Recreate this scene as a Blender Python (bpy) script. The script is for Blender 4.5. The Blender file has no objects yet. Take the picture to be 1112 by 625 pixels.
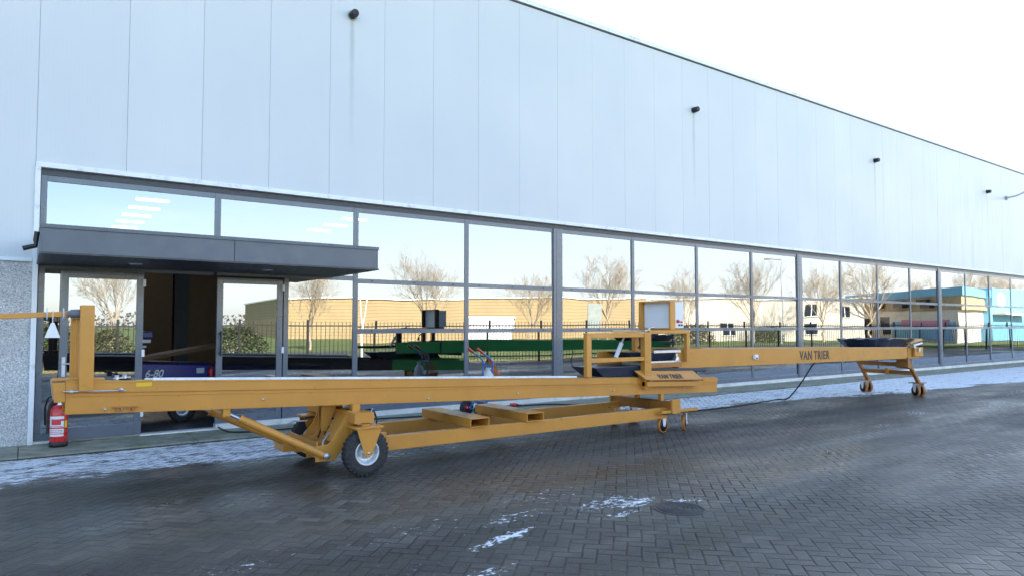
import bpy, bmesh, math, random
from mathutils import Vector, Matrix, noise as mnoise
random.seed(7)
sc = bpy.context.scene
C = sc.collection
R = math.radians
# ------------------------------------------------------------------ materials
def new_mat(name):
    m = bpy.data.materials.new(name); m.use_nodes = True
    nt = m.node_tree; b = nt.nodes['Principled BSDF']
    return m, nt, b
def node(nt, t, **kw):
    n = nt.nodes.new(t)
    for k, v in kw.items(): setattr(n, k, v)
    return n
def mth(nt, op, a, b=None, c=None, clamp=False):
    n = nt.nodes.new('ShaderNodeMath'); n.operation = op; n.use_clamp = clamp
    for i, v in enumerate((a, b, c)):
        if v is None: continue
        if isinstance(v, (int, float)): n.inputs[i].default_value = v
        else: nt.links.new(v, n.inputs[i])
    return n.outputs[0]
def maprange(nt, v, a, b, c=0.0, d=1.0, smooth=False):
    n = nt.nodes.new('ShaderNodeMapRange'); n.interpolation_type = 'SMOOTHSTEP' if smooth else 'LINEAR'
    nt.links.new(v, n.inputs['Value'])
    for k, x in zip(('From Min', 'From Max', 'To Min', 'To Max'), (a, b, c, d)): n.inputs[k].default_value = x
    return n.outputs[0]
def mixc(nt, f, a, b, mode='MIX'):
    n = nt.nodes.new('ShaderNodeMix'); n.data_type = 'RGBA'; n.blend_type = mode
    for s, v in ((n.inputs[0], f), (n.inputs[6], a), (n.inputs[7], b)):
        if isinstance(v, (int, float)): s.default_value = v
        elif isinstance(v, tuple): s.default_value = (*v, 1)
        else: nt.links.new(v, s)
    return n.outputs[2]
def coords(nt, scale=(1, 1, 1), rotz=0):
    g = node(nt, 'ShaderNodeNewGeometry'); mp = node(nt, 'ShaderNodeMapping')
    mp.inputs['Scale'].default_value = scale; mp.inputs['Rotation'].default_value = (0, 0, rotz)
    nt.links.new(g.outputs['Position'], mp.inputs[0]); return mp.outputs[0]
def noise(nt, vec, scale, detail=4, rough=.55):
    n = node(nt, 'ShaderNodeTexNoise'); nt.links.new(vec, n.inputs['Vector'])
    n.inputs['Scale'].default_value = scale; n.inputs['Detail'].default_value = detail; n.inputs['Roughness'].default_value = rough
    return n.outputs['Fac']
def bump(nt, b, h, strength=.3, dist=.01):
    n = node(nt, 'ShaderNodeBump'); n.inputs['Strength'].default_value = strength; n.inputs['Distance'].default_value = dist
    nt.links.new(h, n.inputs['Height']); nt.links.new(n.outputs[0], b.inputs['Normal'])
def surf(name, col, rough=.5, metal=0, var=.15, dirt=None, nscale=3., bmp=0, bscale=200, stretch=(1, 1, 1), spec=.5, coat=0, rv=.12, dirtscale=None, dirtlo=.55, dirthi=.75):
    """paint / stone / cloth with uneven colour, gloss and a few stains"""
    m, nt, b = new_mat(name)
    v = coords(nt, stretch)
    n1 = noise(nt, v, nscale, 6, .6)
    lo = tuple(c*(1-var) for c in col); hi = tuple(min(1, c*(1+var)) for c in col)
    c = mixc(nt, maprange(nt, n1, .3, .7), lo, hi)
    if dirt:
        n2 = noise(nt, v, dirtscale or nscale*2.7, 8, .7)
        c = mixc(nt, maprange(nt, n2, dirtlo, dirthi), c, dirt)
    nt.links.new(c, b.inputs['Base Color'])
    n3 = noise(nt, v, nscale*5, 5, .6)
    nt.links.new(maprange(nt, n3, .3, .7, max(.02, rough-rv), min(1, rough+rv)), b.inputs['Roughness'])
    b.inputs['Metallic'].default_value = metal; b.inputs['Specular IOR Level'].default_value = spec
    b.inputs['Coat Weight'].default_value = coat
    if bmp: bump(nt, b, noise(nt, v, bscale, 3), bmp, .004)
    return m
M = {}
M['orange'] = surf('orange_paint', (.56, .24, .045), .38, var=.09, dirt=(.30, .15, .04), nscale=1.8, dirtscale=9, dirtlo=.66, dirthi=.95, coat=.15, bmp=.05, bscale=120)
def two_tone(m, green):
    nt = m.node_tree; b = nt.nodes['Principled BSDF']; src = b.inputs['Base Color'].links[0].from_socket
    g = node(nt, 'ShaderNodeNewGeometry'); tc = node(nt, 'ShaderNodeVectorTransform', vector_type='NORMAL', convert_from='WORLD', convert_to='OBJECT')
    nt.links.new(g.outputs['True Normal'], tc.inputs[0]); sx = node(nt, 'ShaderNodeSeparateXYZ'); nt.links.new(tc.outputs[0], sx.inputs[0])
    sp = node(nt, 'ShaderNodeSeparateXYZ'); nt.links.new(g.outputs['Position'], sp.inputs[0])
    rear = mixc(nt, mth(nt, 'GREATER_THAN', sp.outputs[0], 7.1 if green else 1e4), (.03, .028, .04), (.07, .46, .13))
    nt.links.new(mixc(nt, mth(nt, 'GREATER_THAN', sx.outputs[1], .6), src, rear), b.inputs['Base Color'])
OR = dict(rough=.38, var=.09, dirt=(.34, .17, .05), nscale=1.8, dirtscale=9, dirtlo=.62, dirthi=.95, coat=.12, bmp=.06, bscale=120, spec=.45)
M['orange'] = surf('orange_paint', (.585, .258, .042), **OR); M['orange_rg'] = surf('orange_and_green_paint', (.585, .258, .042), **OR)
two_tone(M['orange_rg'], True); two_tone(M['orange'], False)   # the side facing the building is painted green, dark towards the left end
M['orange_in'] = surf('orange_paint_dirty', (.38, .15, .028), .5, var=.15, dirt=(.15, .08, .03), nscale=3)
M['cladding'] = None
M['trim'] = surf('pale_aluminium_trim', (.80, .82, .84), .4, var=.05, dirt=(.45, .47, .48), nscale=2)
M['frame'] = surf('slate_grey_frame', (.125, .145, .178), .34, coat=.35, var=.08, dirt=(.19, .20, .21), nscale=2, dirtlo=.6, dirthi=.9)
M['frame_dark'] = surf('dark_frame', (.035, .042, .055), .4, var=.1)
M['canopy'] = surf('canopy_panel', (.115, .13, .155), .42, var=.07, nscale=1.2, dirt=(.15, .16, .17), dirtlo=.6, dirthi=.95)
M['black'] = surf('black_plastic', (.012, .012, .014), .45, var=.2)
M['rubber'] = surf('black_rubber', (.022, .023, .026), .7, var=.25, dirt=(.09, .085, .075), nscale=14, dirtlo=.5, dirthi=.85, bmp=.2, bscale=90)
M['skirt'] = surf('rubber_skirt', (.026, .034, .062), .38, var=.25, nscale=5)
M['belt'] = surf('belt', (.03, .032, .036), .6, var=.2, dirt=(.45, .48, .52), nscale=4, dirtlo=.55, dirthi=.7)
M['galv'] = surf('galvanised', (.55, .57, .60), .38, metal=.75, var=.15, nscale=12)
M['white'] = surf('white_paint', (.76, .78, .80), .4, var=.05)
M['pale'] = surf('pale_blue_panel', (.55, .63, .72), .35, var=.05)
M['red'] = surf('red_paint', (.58, .018, .02), .3, var=.1, coat=.3)
M['green'] = surf('green_paint', (.015, .14, .035), .4, var=.15, dirt=(.02, .06, .02), nscale=2)
M['blue'] = surf('dark_blue_paint', (.018, .02, .20), .35, var=.15)
M['ltblue'] = surf('blue_paint', (.03, .17, .45), .4, var=.15, dirt=(.2, .2, .2))
M['yellow'] = surf('yellow_sticker', (.80, .50, .02), .4, var=.05)
M['tread'] = surf('orange_tread', (.55, .20, .04), .5, var=.2, dirt=(.15, .1, .07))
M['concrete'] = surf('mossy_concrete', (.30, .30, .24), .8, var=.25, dirt=(.15, .17, .09), nscale=1.6, bmp=.3, bscale=40, dirtlo=.45, dirthi=.7)
M['sill'] = surf('pale_concrete_sill', (.74, .74, .70), .7, var=.15, dirt=(.35, .35, .32), nscale=2)
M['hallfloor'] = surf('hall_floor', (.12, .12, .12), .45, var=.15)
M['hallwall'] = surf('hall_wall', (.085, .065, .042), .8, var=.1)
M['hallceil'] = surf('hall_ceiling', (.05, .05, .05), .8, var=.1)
M['brown'] = surf('brown_belt', (.12, .065, .03), .6, var=.2)
M['bark'] = surf('bark', (.40, .32, .235), .85, var=.25, nscale=6)
M['fence'] = surf('black_fence', (.015, .016, .018), .5, var=.2)
M['tan'] = None
M['cream'] = surf('cream_render', (.62, .57, .50), .8, var=.06, dirt=(.5, .45, .38), nscale=.4)
M['brick'] = surf('tan_brick', (.42, .31, .19), .85, var=.2, nscale=2)
M['cyan'] = surf('sky_blue_cladding', (.16, .40, .58), .6, var=.06, nscale=.5)
M['pink'] = surf('pink_panel', (.50, .22, .34), .6, var=.1, nscale=.5)
M['darkglass'] = surf('dark_window_glass', (.03, .035, .045), .15, var=.1)
M['leaf'] = surf('shrub_leaf', (.085, .085, .04), .6, var=.5, nscale=5)
M['leaf2'] = surf('ivy_leaf', (.05, .065, .028), .6, var=.5, nscale=5)
M['cordorange'] = surf('orange_cord', (.6, .17, .03), .6, var=.2)
M['bag'] = surf('white_bag', (.66, .68, .70), .5, var=.1, nscale=10)
M['iron'] = surf('cast_iron', (.05, .048, .045), .55, metal=.2, var=.3, nscale=12, bmp=.3, bscale=150)
M['letter'] = surf('dark_lettering', (.035, .035, .04), .4, var=.05)
M['letterw'] = surf('pale_lettering', (.7, .72, .75), .4, var=.05)
M['asphalt'] = surf('asphalt', (.06, .06, .062), .8, var=.2, bmp=.2)
def emis(name, col, s):
    m, nt, b = new_mat(name); b.inputs['Emission Color'].default_value = (*col, 1); b.inputs['Emission Strength'].default_value = s
    b.inputs['Base Color'].default_value = (.8, .8, .8, 1); return m
M['lamp'] = emis('tube_light', (1, .97, .92), 4)
# cladding: pale sandwich panels, faint vertical micro-lines and rain streaks
def cladding():
    m, nt, b = new_mat('pale_sandwich_panel')
    g = node(nt, 'ShaderNodeNewGeometry'); sx = node(nt, 'ShaderNodeSeparateXYZ'); nt.links.new(g.outputs['Position'], sx.inputs[0])
    idx = mth(nt, 'FLOOR', mth(nt, 'SUBTRACT', sx.outputs[0], .155))
    wn = node(nt, 'ShaderNodeTexWhiteNoise', noise_dimensions='1D'); nt.links.new(idx, wn.inputs['W'])
    st = noise(nt, coords(nt, (5, 1, .25)), 1.5, 7, .65)
    big = noise(nt, coords(nt, (.35, .3, .3)), 1., 4, .5)
    c = mixc(nt, maprange(nt, big, .35, .65), (.585, .615, .64), (.645, .665, .675))
    c = mixc(nt, mth(nt, 'MULTIPLY', wn.outputs[0], .35), c, (.57, .605, .635))
    c = mixc(nt, maprange(nt, st, .58, .85, 0, .5), c, (.55, .585, .59))
    # run-off stains beneath the four pipes
    dx = mth(nt, 'ABSOLUTE', mth(nt, 'SUBTRACT', mth(nt, 'FRACT', mth(nt, 'DIVIDE', mth(nt, 'SUBTRACT', sx.outputs[0], 4.54-4.52), 9.04)), .5))
    dx = mth(nt, 'MULTIPLY', dx, 9.04)
    wob = mth(nt, 'MULTIPLY', mth(nt, 'SUBTRACT', noise(nt, coords(nt, (1, 1, 1)), 5, 3), .5), .05)
    a = maprange(nt, mth(nt, 'ADD', dx, wob), .0, .07, 1, 0, True)
    zf = mth(nt, 'MULTIPLY', maprange(nt, sx.outputs[2], 4.6, 6.9, 0, 1), maprange(nt, sx.outputs[2], 6.9, 6.98, 1, 0))
    c = mixc(nt, mth(nt, 'MULTIPLY', mth(nt, 'MULTIPLY', a, zf), .6), c, (.30, .35, .33))
    nt.links.new(c, b.inputs['Base Color'])
    nt.links.new(maprange(nt, st, .3, .7, .32, .5), b.inputs['Roughness'])
    ln = mth(nt, 'SINE', mth(nt, 'MULTIPLY', sx.outputs[0], 2*math.pi/.05))
    h = mth(nt, 'ADD', mth(nt, 'MULTIPLY', ln, .15), mth(nt, 'MULTIPLY', noise(nt, coords(nt, (1, 1, .4)), .9, 2), 6))
    bump(nt, b, h, .12, .004)
    return m
M['cladding'] = cladding()
def pebble():
    m, nt, b = new_mat('pebble_dash_plinth')
    v = coords(nt)
    vo = node(nt, 'ShaderNodeTexVoronoi'); nt.links.new(v, vo.inputs['Vector']); vo.inputs['Scale'].default_value = 105
    s = node(nt, 'ShaderNodeSeparateColor'); nt.links.new(vo.outputs['Color'], s.inputs[0])
    c = mixc(nt, s.outputs[0], (.27, .27, .27), (.80, .80, .79))
    c = mixc(nt, maprange(nt, noise(nt, v, 1.5, 5), .4, .75, 0, .5), c, (.30, .31, .30))
    nt.links.new(c, b.inputs['Base Color']); b.inputs['Roughness'].default_value = .85
    bump(nt, b, s.outputs[1], .5, .006); return m
M['pebble'] = pebble()
def ribbed(name, c1, c2, per):
    m, nt, b = new_mat(name)
    g = node(nt, 'ShaderNodeNewGeometry'); sx = node(nt, 'ShaderNodeSeparateXYZ'); nt.links.new(g.outputs['Position'], sx.inputs[0])
    w = mth(nt, 'FRACT', mth(nt, 'DIVIDE', sx.outputs[2], per))
    l = maprange(nt, mth(nt, 'ABSOLUTE', mth(nt, 'SUBTRACT', w, .5)), .38, .46, 0, 1)
    c = mixc(nt, maprange(nt, noise(nt, coords(nt), .3, 4), .3, .7), c1, c2)
    c = mixc(nt, mth(nt, 'MULTIPLY', l, .7), c, tuple(x*.5 for x in c1))
    nt.links.new(c, b.inputs['Base Color']); b.inputs['Roughness'].default_value = .7
    return m
M['tan'] = ribbed('tan_ribbed_cladding', (.36, .265, .14), (.43, .315, .17), .36)
def glass():
    m, nt, b = new_mat('reflective_window_glass')
    nt.nodes.remove(b); out = nt.nodes['Material Output']
    tr = node(nt, 'ShaderNodeBsdfTransparent'); tr.inputs[0].default_value = (.24, .29, .31, 1)
    gl = node(nt, 'ShaderNodeBsdfGlossy'); gl.inputs['Roughness'].default_value = .0; gl.inputs[0].default_value = (.90, .96, 1, 1)
    fr = node(nt, 'ShaderNodeFresnel'); fr.inputs[0].default_value = 1.5
    f = maprange(nt, fr.outputs[0], .04, 1, .30, 1.0)
    bp = node(nt, 'ShaderNodeBump'); bp.inputs['Strength'].default_value = 1; bp.inputs['Distance'].default_value = .003
    nt.links.new(noise(nt, coords(nt, (.8, 1, .8)), .8, 1, .3), bp.inputs['Height']); nt.links.new(bp.outputs[0], gl.inputs['Normal'])
    mx = node(nt, 'ShaderNodeMixShader'); nt.links.new(f, mx.inputs[0]); nt.links.new(tr.outputs[0], mx.inputs[1]); nt.links.new(gl.outputs[0], mx.inputs[2])
    nt.links.new(mx.outputs[0], out.inputs[0]); return m
M['glass'] = glass()
def glass_back():
    m, nt, b = new_mat('window_glass_inner')
    nt.nodes.remove(b); out = nt.nodes['Material Output']
    tr = node(nt, 'ShaderNodeBsdfTransparent'); tr.inputs[0].default_value = (.97, .97, .97, 1)
    nt.links.new(tr.outputs[0], out.inputs[0]); return m
M['glassb'] = glass_back()
# herringbone clinker paving with wear, moss and hoar frost
def paving():
    m, nt, b = new_mat('herringbone_pavers')
    g = node(nt, 'ShaderNodeNewGeometry'); sx = node(nt, 'ShaderNodeSeparateXYZ'); nt.links.new(g.outputs['Position'], sx.inputs[0])
    X, Y = sx.outputs[0], sx.outputs[1]
    wv = mth(nt, 'MULTIPLY', mth(nt, 'SUBTRACT', noise(nt, coords(nt), 1.3, 2), .5), .03)
    wv2 = mth(nt, 'MULTIPLY', mth(nt, 'SUBTRACT', noise(nt, coords(nt, (1, 1.3, 1), 1.), 1.7, 2), .5), .03)
    Xw = mth(nt, 'ADD', X, wv); Yw = mth(nt, 'ADD', Y, wv2)
    k = 1/(math.sqrt(2)*.104)
    u = mth(nt, 'MULTIPLY', mth(nt, 'ADD', Xw, Yw), k); v = mth(nt, 'MULTIPLY', mth(nt, 'SUBTRACT', Yw, Xw), k)
    i = mth(nt, 'FLOOR', u); j = mth(nt, 'FLOOR', v)
    fu = mth(nt, 'SUBTRACT', u, i); fv = mth(nt, 'SUBTRACT', v, j)
    mm = mth(nt, 'SUBTRACT', i, j); mm = mth(nt, 'FLOORED_MODULO', mm, 4.0)
    vert = mth(nt, 'GREATER_THAN', mm, 1.5)
    is1 = mth(nt, 'COMPARE', mm, 1.0, .1); is2 = mth(nt, 'COMPARE', mm, 2.0, .1)
    def sel(f, a, bb):  # f? bb : a
        n = node(nt, 'ShaderNodeMix'); n.data_type = 'FLOAT'
        for s, q in ((n.inputs[0], f), (n.inputs[2], a), (n.inputs[3], bb)):
            if isinstance(q, (int, float)): s.default_value = q
            else: nt.links.new(q, s)
        return n.outputs[0]
    al = sel(vert, mth(nt, 'ADD', fu, is1), mth(nt, 'ADD', fv, is2))
    ac = sel(vert, fv, fu)
    al = mth(nt, 'MINIMUM', al, mth(nt, 'SUBTRACT', 2.0, al)); ac = mth(nt, 'MINIMUM', ac, mth(nt, 'SUBTRACT', 1.0, ac))
    d = mth(nt, 'MINIMUM', al, ac)
    bi = mth(nt, 'SUBTRACT', i, is1); bj = mth(nt, 'SUBTRACT', j, is2)
    cv = node(nt, 'ShaderNodeCombineXYZ'); nt.links.new(bi, cv.inputs[0]); nt.links.new(bj, cv.inputs[1]); nt.links.new(vert, cv.inputs[2])
    wn = node(nt, 'ShaderNodeTexWhiteNoise', noise_dimensions='3D'); nt.links.new(cv.outputs[0], wn.inputs['Vector'])
    rnd = wn.outputs['Value']
    dn = mth(nt, 'ADD', d, mth(nt, 'MULTIPLY', mth(nt, 'SUBTRACT', noise(nt, coords(nt), 60, 3), .5), .06))
    joint = maprange(nt, dn, .035, .09, 1, 0, True)
    odd = maprange(nt, wn.outputs['Value'], .93, .95, 0, 1)
    base = mixc(nt, rnd, (.050, .047, .036), (.120, .110, .083)); base = mixc(nt, mth(nt, 'MULTIPLY', odd, .5), base, (.17, .14, .11))
    big = noise(nt, coords(nt, (.5, 1, 1)), .55, 6, .6)
    base = mixc(nt, maprange(nt, big, .40, .66, 0, .9), base, (.036, .032, .026))
    tone = noise(nt, coords(nt, (.3, 1, 1), .1), 1.1, 6, .62)
    base = mixc(nt, maprange(nt, tone, .54, .74, 0, .55), base, (.095, .080, .052))
    moss = noise(nt, coords(nt, (.6, 1.2, 1)), .9, 8, .7)
    base = mixc(nt, maprange(nt, moss, .52, .68, 0, .65), base, (.050, .056, .024))
    grit = noise(nt, coords(nt), 45, 5, .7)
    base = mixc(nt, maprange(nt, grit, .45, .8, 0, .6), base, (.125, .13, .128))
    # pale tyre scuffs running with the yard
    ty = noise(nt, coords(nt, (.12, 2.2, 1), -.07), 1.0, 5, .6)
    base = mixc(nt, mth(nt, 'MULTIPLY', maprange(nt, ty, .50, .68, 0, .6), maprange(nt, X, 3., 9., .25, 1)), base, (.20, .19, .17))
    dirt = noise(nt, coords(nt, (.5, 1, 1), .3), 1.6, 8, .68)
    base = mixc(nt, maprange(nt, dirt, .50, .66, 0, .55), base, (.065, .062, .052))
    spk = noise(nt, coords(nt), 22, 6, .75)
    base = mixc(nt, maprange(nt, spk, .58, .70, 0, .7), base, (.19, .185, .165))
    jw = mth(nt, 'MULTIPLY', maprange(nt, dirt, .42, .60, .95, .2), maprange(nt, mth(nt, 'ADD', X, mth(nt, 'MULTIPLY', big, 3)), 1.5, 6.5, .30, .9))
    base = mixc(nt, mth(nt, 'MULTIPLY', joint, jw), base, (.015, .014, .012))
    # frost in the band along the facade
    e = mth(nt, 'ADD', Y, mth(nt, 'MULTIPLY', mth(nt, 'SUBTRACT', noise(nt, coords(nt, (.45, 1, 1)), 1.1, 8, .7), .5), 2.2))
    far = maprange(nt, X, 12, 26, 0, 1)
    lo = mth(nt, 'SUBTRACT', mth(nt, 'SUBTRACT', -3.05, mth(nt, 'MULTIPLY', far, 1.5)), 0.0)
    hole = mth(nt, 'MULTIPLY', maprange(nt, X, 4.2, 6.0, 0, 1, True), maprange(nt, X, 9.0, 10.5, 1, 0, True))
    lo = mth(nt, 'ADD', lo, mth(nt, 'MULTIPLY', hole, .75))
    band = maprange(nt, mth(nt, 'SUBTRACT', e, lo), -.25, .65, 0, 1, True)
    band = mth(nt, 'MULTIPLY', band, maprange(nt, Y, -.95, -1.15, 0, 1))
    st = noise(nt, coords(nt, (.9, 4.5, 1)), 1.6, 9, .72)
    st2 = noise(nt, coords(nt, (1, 3.4, 1)), 8, 10, .84)
    fr = mth(nt, 'ADD', mth(nt, 'MULTIPLY', st, .36), mth(nt, 'MULTIPLY', st2, .64))
    thr = mth(nt, 'SUBTRACT', .80, mth(nt, 'MULTIPLY', band, .341))
    thr = mth(nt, 'ADD', thr, mth(nt, 'MULTIPLY', joint, .05))
    thr = mth(nt, 'ADD', thr, mth(nt, 'MULTIPLY', mth(nt, 'SUBTRACT', rnd, .5), .035))
    thr = mth(nt, 'SUBTRACT', thr, mth(nt, 'MULTIPLY', maprange(nt, X, 9, 20, 0, .035), band))
    frost = maprange(nt, mth(nt, 'SUBTRACT', fr, thr), -.01, .03, 0, 1, True)
    # loose remains of snow in the yard
    def patch(px, py, lx, ly, ang):
        mp = node(nt, 'ShaderNodeMapping', vector_type='TEXTURE'); mp.inputs['Location'].default_value = (px, py, 0)
        mp.inputs['Rotation'].default_value = (0, 0, ang); mp.inputs['Scale'].default_value = (lx, ly, 100)
        nt.links.new(g.outputs['Position'], mp.inputs[0])
        ln = node(nt, 'ShaderNodeVectorMath', operation='LENGTH'); nt.links.new(mp.outputs[0], ln.inputs[0])
        return maprange(nt, ln.outputs['Value'], 0.0, 1., 1, 0, True)
    tot = None
    for p in PATCHES:
        q = mth(nt, 'MULTIPLY', patch(*p[:5]), p[5])
        tot = q if tot is None else mth(nt, 'MAXIMUM', tot, q)
    fine = noise(nt, coords(nt, (1, 1.6, 1)), 13, 9, .74)
    sp = maprange(nt, mth(nt, 'ADD', fine, mth(nt, 'MULTIPLY', tot, .255)), .668, .72, 0, 1, True)
    frost = mth(nt, 'MAXIMUM', frost, sp)
    frost = mth(nt, 'MULTIPLY', frost, .95)
    c = mixc(nt, frost, base, (.84, .87, .90))
    nt.links.new(c, b.inputs['Base Color'])
    wet = noise(nt, coords(nt, (.25, .8, 1)), .7, 6, .6)
    r = maprange(nt, wet, .40, .62, .25, .62)
    r = mth(nt, 'ADD', r, mth(nt, 'MULTIPLY', rnd, .1)); r = mth(nt, 'MAXIMUM', r, mth(nt, 'MULTIPLY', frost, .8))
    r = mth(nt, 'MAXIMUM', r, mth(nt, 'MULTIPLY', mth(nt, 'MULTIPLY', joint, jw), .8))
    nt.links.new(r, b.inputs['Roughness'])
    nt.links.new(mth(nt, 'MULTIPLY', mth(nt, 'SUBTRACT', 1.0, mth(nt, 'MULTIPLY', mth(nt, 'MULTIPLY', joint, jw), .7)), maprange(nt, X, 0, 8, .24, .46)), b.inputs['Specular IOR Level'])
    wn2 = node(nt, 'ShaderNodeSeparateColor'); nt.links.new(wn.outputs['Color'], wn2.inputs[0])
    tilt = mth(nt, 'ADD', mth(nt, 'MULTIPLY', mth(nt, 'SUBTRACT', wn2.outputs[0], .5), mth(nt, 'SUBTRACT', u, bi)), mth(nt, 'MULTIPLY', mth(nt, 'SUBTRACT', wn2.outputs[1], .5), mth(nt, 'SUBTRACT', v, bj)))
    h = mth(nt, 'ADD', maprange(nt, dn, .02, .14, 0, 1, True), mth(nt, 'MULTIPLY', rnd, .4))
    h = mth(nt, 'ADD', h, mth(nt, 'MULTIPLY', tilt, .9))
    h = mth(nt, 'ADD', h, mth(nt, 'MULTIPLY', noise(nt, coords(nt), 2.2, 3), 4.))
    h = mth(nt, 'ADD', h, mth(nt, 'MULTIPLY', grit, .5)); h = mth(nt, 'ADD', h, mth(nt, 'MULTIPLY', frost, 1.3))
    bump(nt, b, h, .7, .006)
    return m
# px, py, half length, half width, angle, weight
PATCHES = [(3.0, -6.9, .75, .14, .25, .95), (3.3, -6.5, .9, .3, .2, .55), (1.6, -7.3, 1.2, .35, .25, .5), (4.35, -6.6, .9, .35, .1, .7), (2.45, -7.45, .55, .16, .2, .75), (2.5, -6.3, 1.3, .45, .2, .36), (4.55, -6.75, .55, .2, .15, .95), (4.15, -6.95, .5, .12, .0, .8),
           (4.95, -6.95, .5, .16, -.4, .72), (3.9, -6.1, 1.3, .5, .1, .42), (13.3, -5.3, 1.0, .5, .3, .62), (11.2, -5.7, .9, .35, .0, .5), (1.2, -6.4, 1.3, .4, .2, .36), (16, -5.6, 2.6, .8, .3, .5), (20, -5, 4, 1.0, .1, .55)]
M['paving'] = paving()
def grass():
    m, nt, b = new_mat('winter_grass')
    v = coords(nt)
    c = mixc(nt, maprange(nt, noise(nt, v, .25, 6, .6), .35, .65), (.07, .13, .025), (.15, .17, .05))
    g = node(nt, 'ShaderNodeNewGeometry'); sx = node(nt, 'ShaderNodeSeparateXYZ'); nt.links.new(g.outputs['Position'], sx.inputs[0])
    dry = mth(nt, 'ADD', mth(nt, 'MULTIPLY', noise(nt, v, .5, 5), 3), mth(nt, 'SUBTRACT', mth(nt, 'SUBTRACT', sx.outputs[1], mth(nt, 'MULTIPLY', sx.outputs[0], .148)), -17.6))
    c = mixc(nt, maprange(nt, dry, 1.0, 2.0), c, (.36, .30, .12))
    c = mixc(nt, maprange(nt, noise(nt, v, 8, 5, .7), .5, .75, 0, .6), c, (.10, .09, .05))
    nt.links.new(c, b.inputs['Base Color']); b.inputs['Roughness'].default_value = .9
    bump(nt, b, noise(nt, v, 20, 5, .7), .6, .05); return m
M['grass'] = grass()
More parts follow.
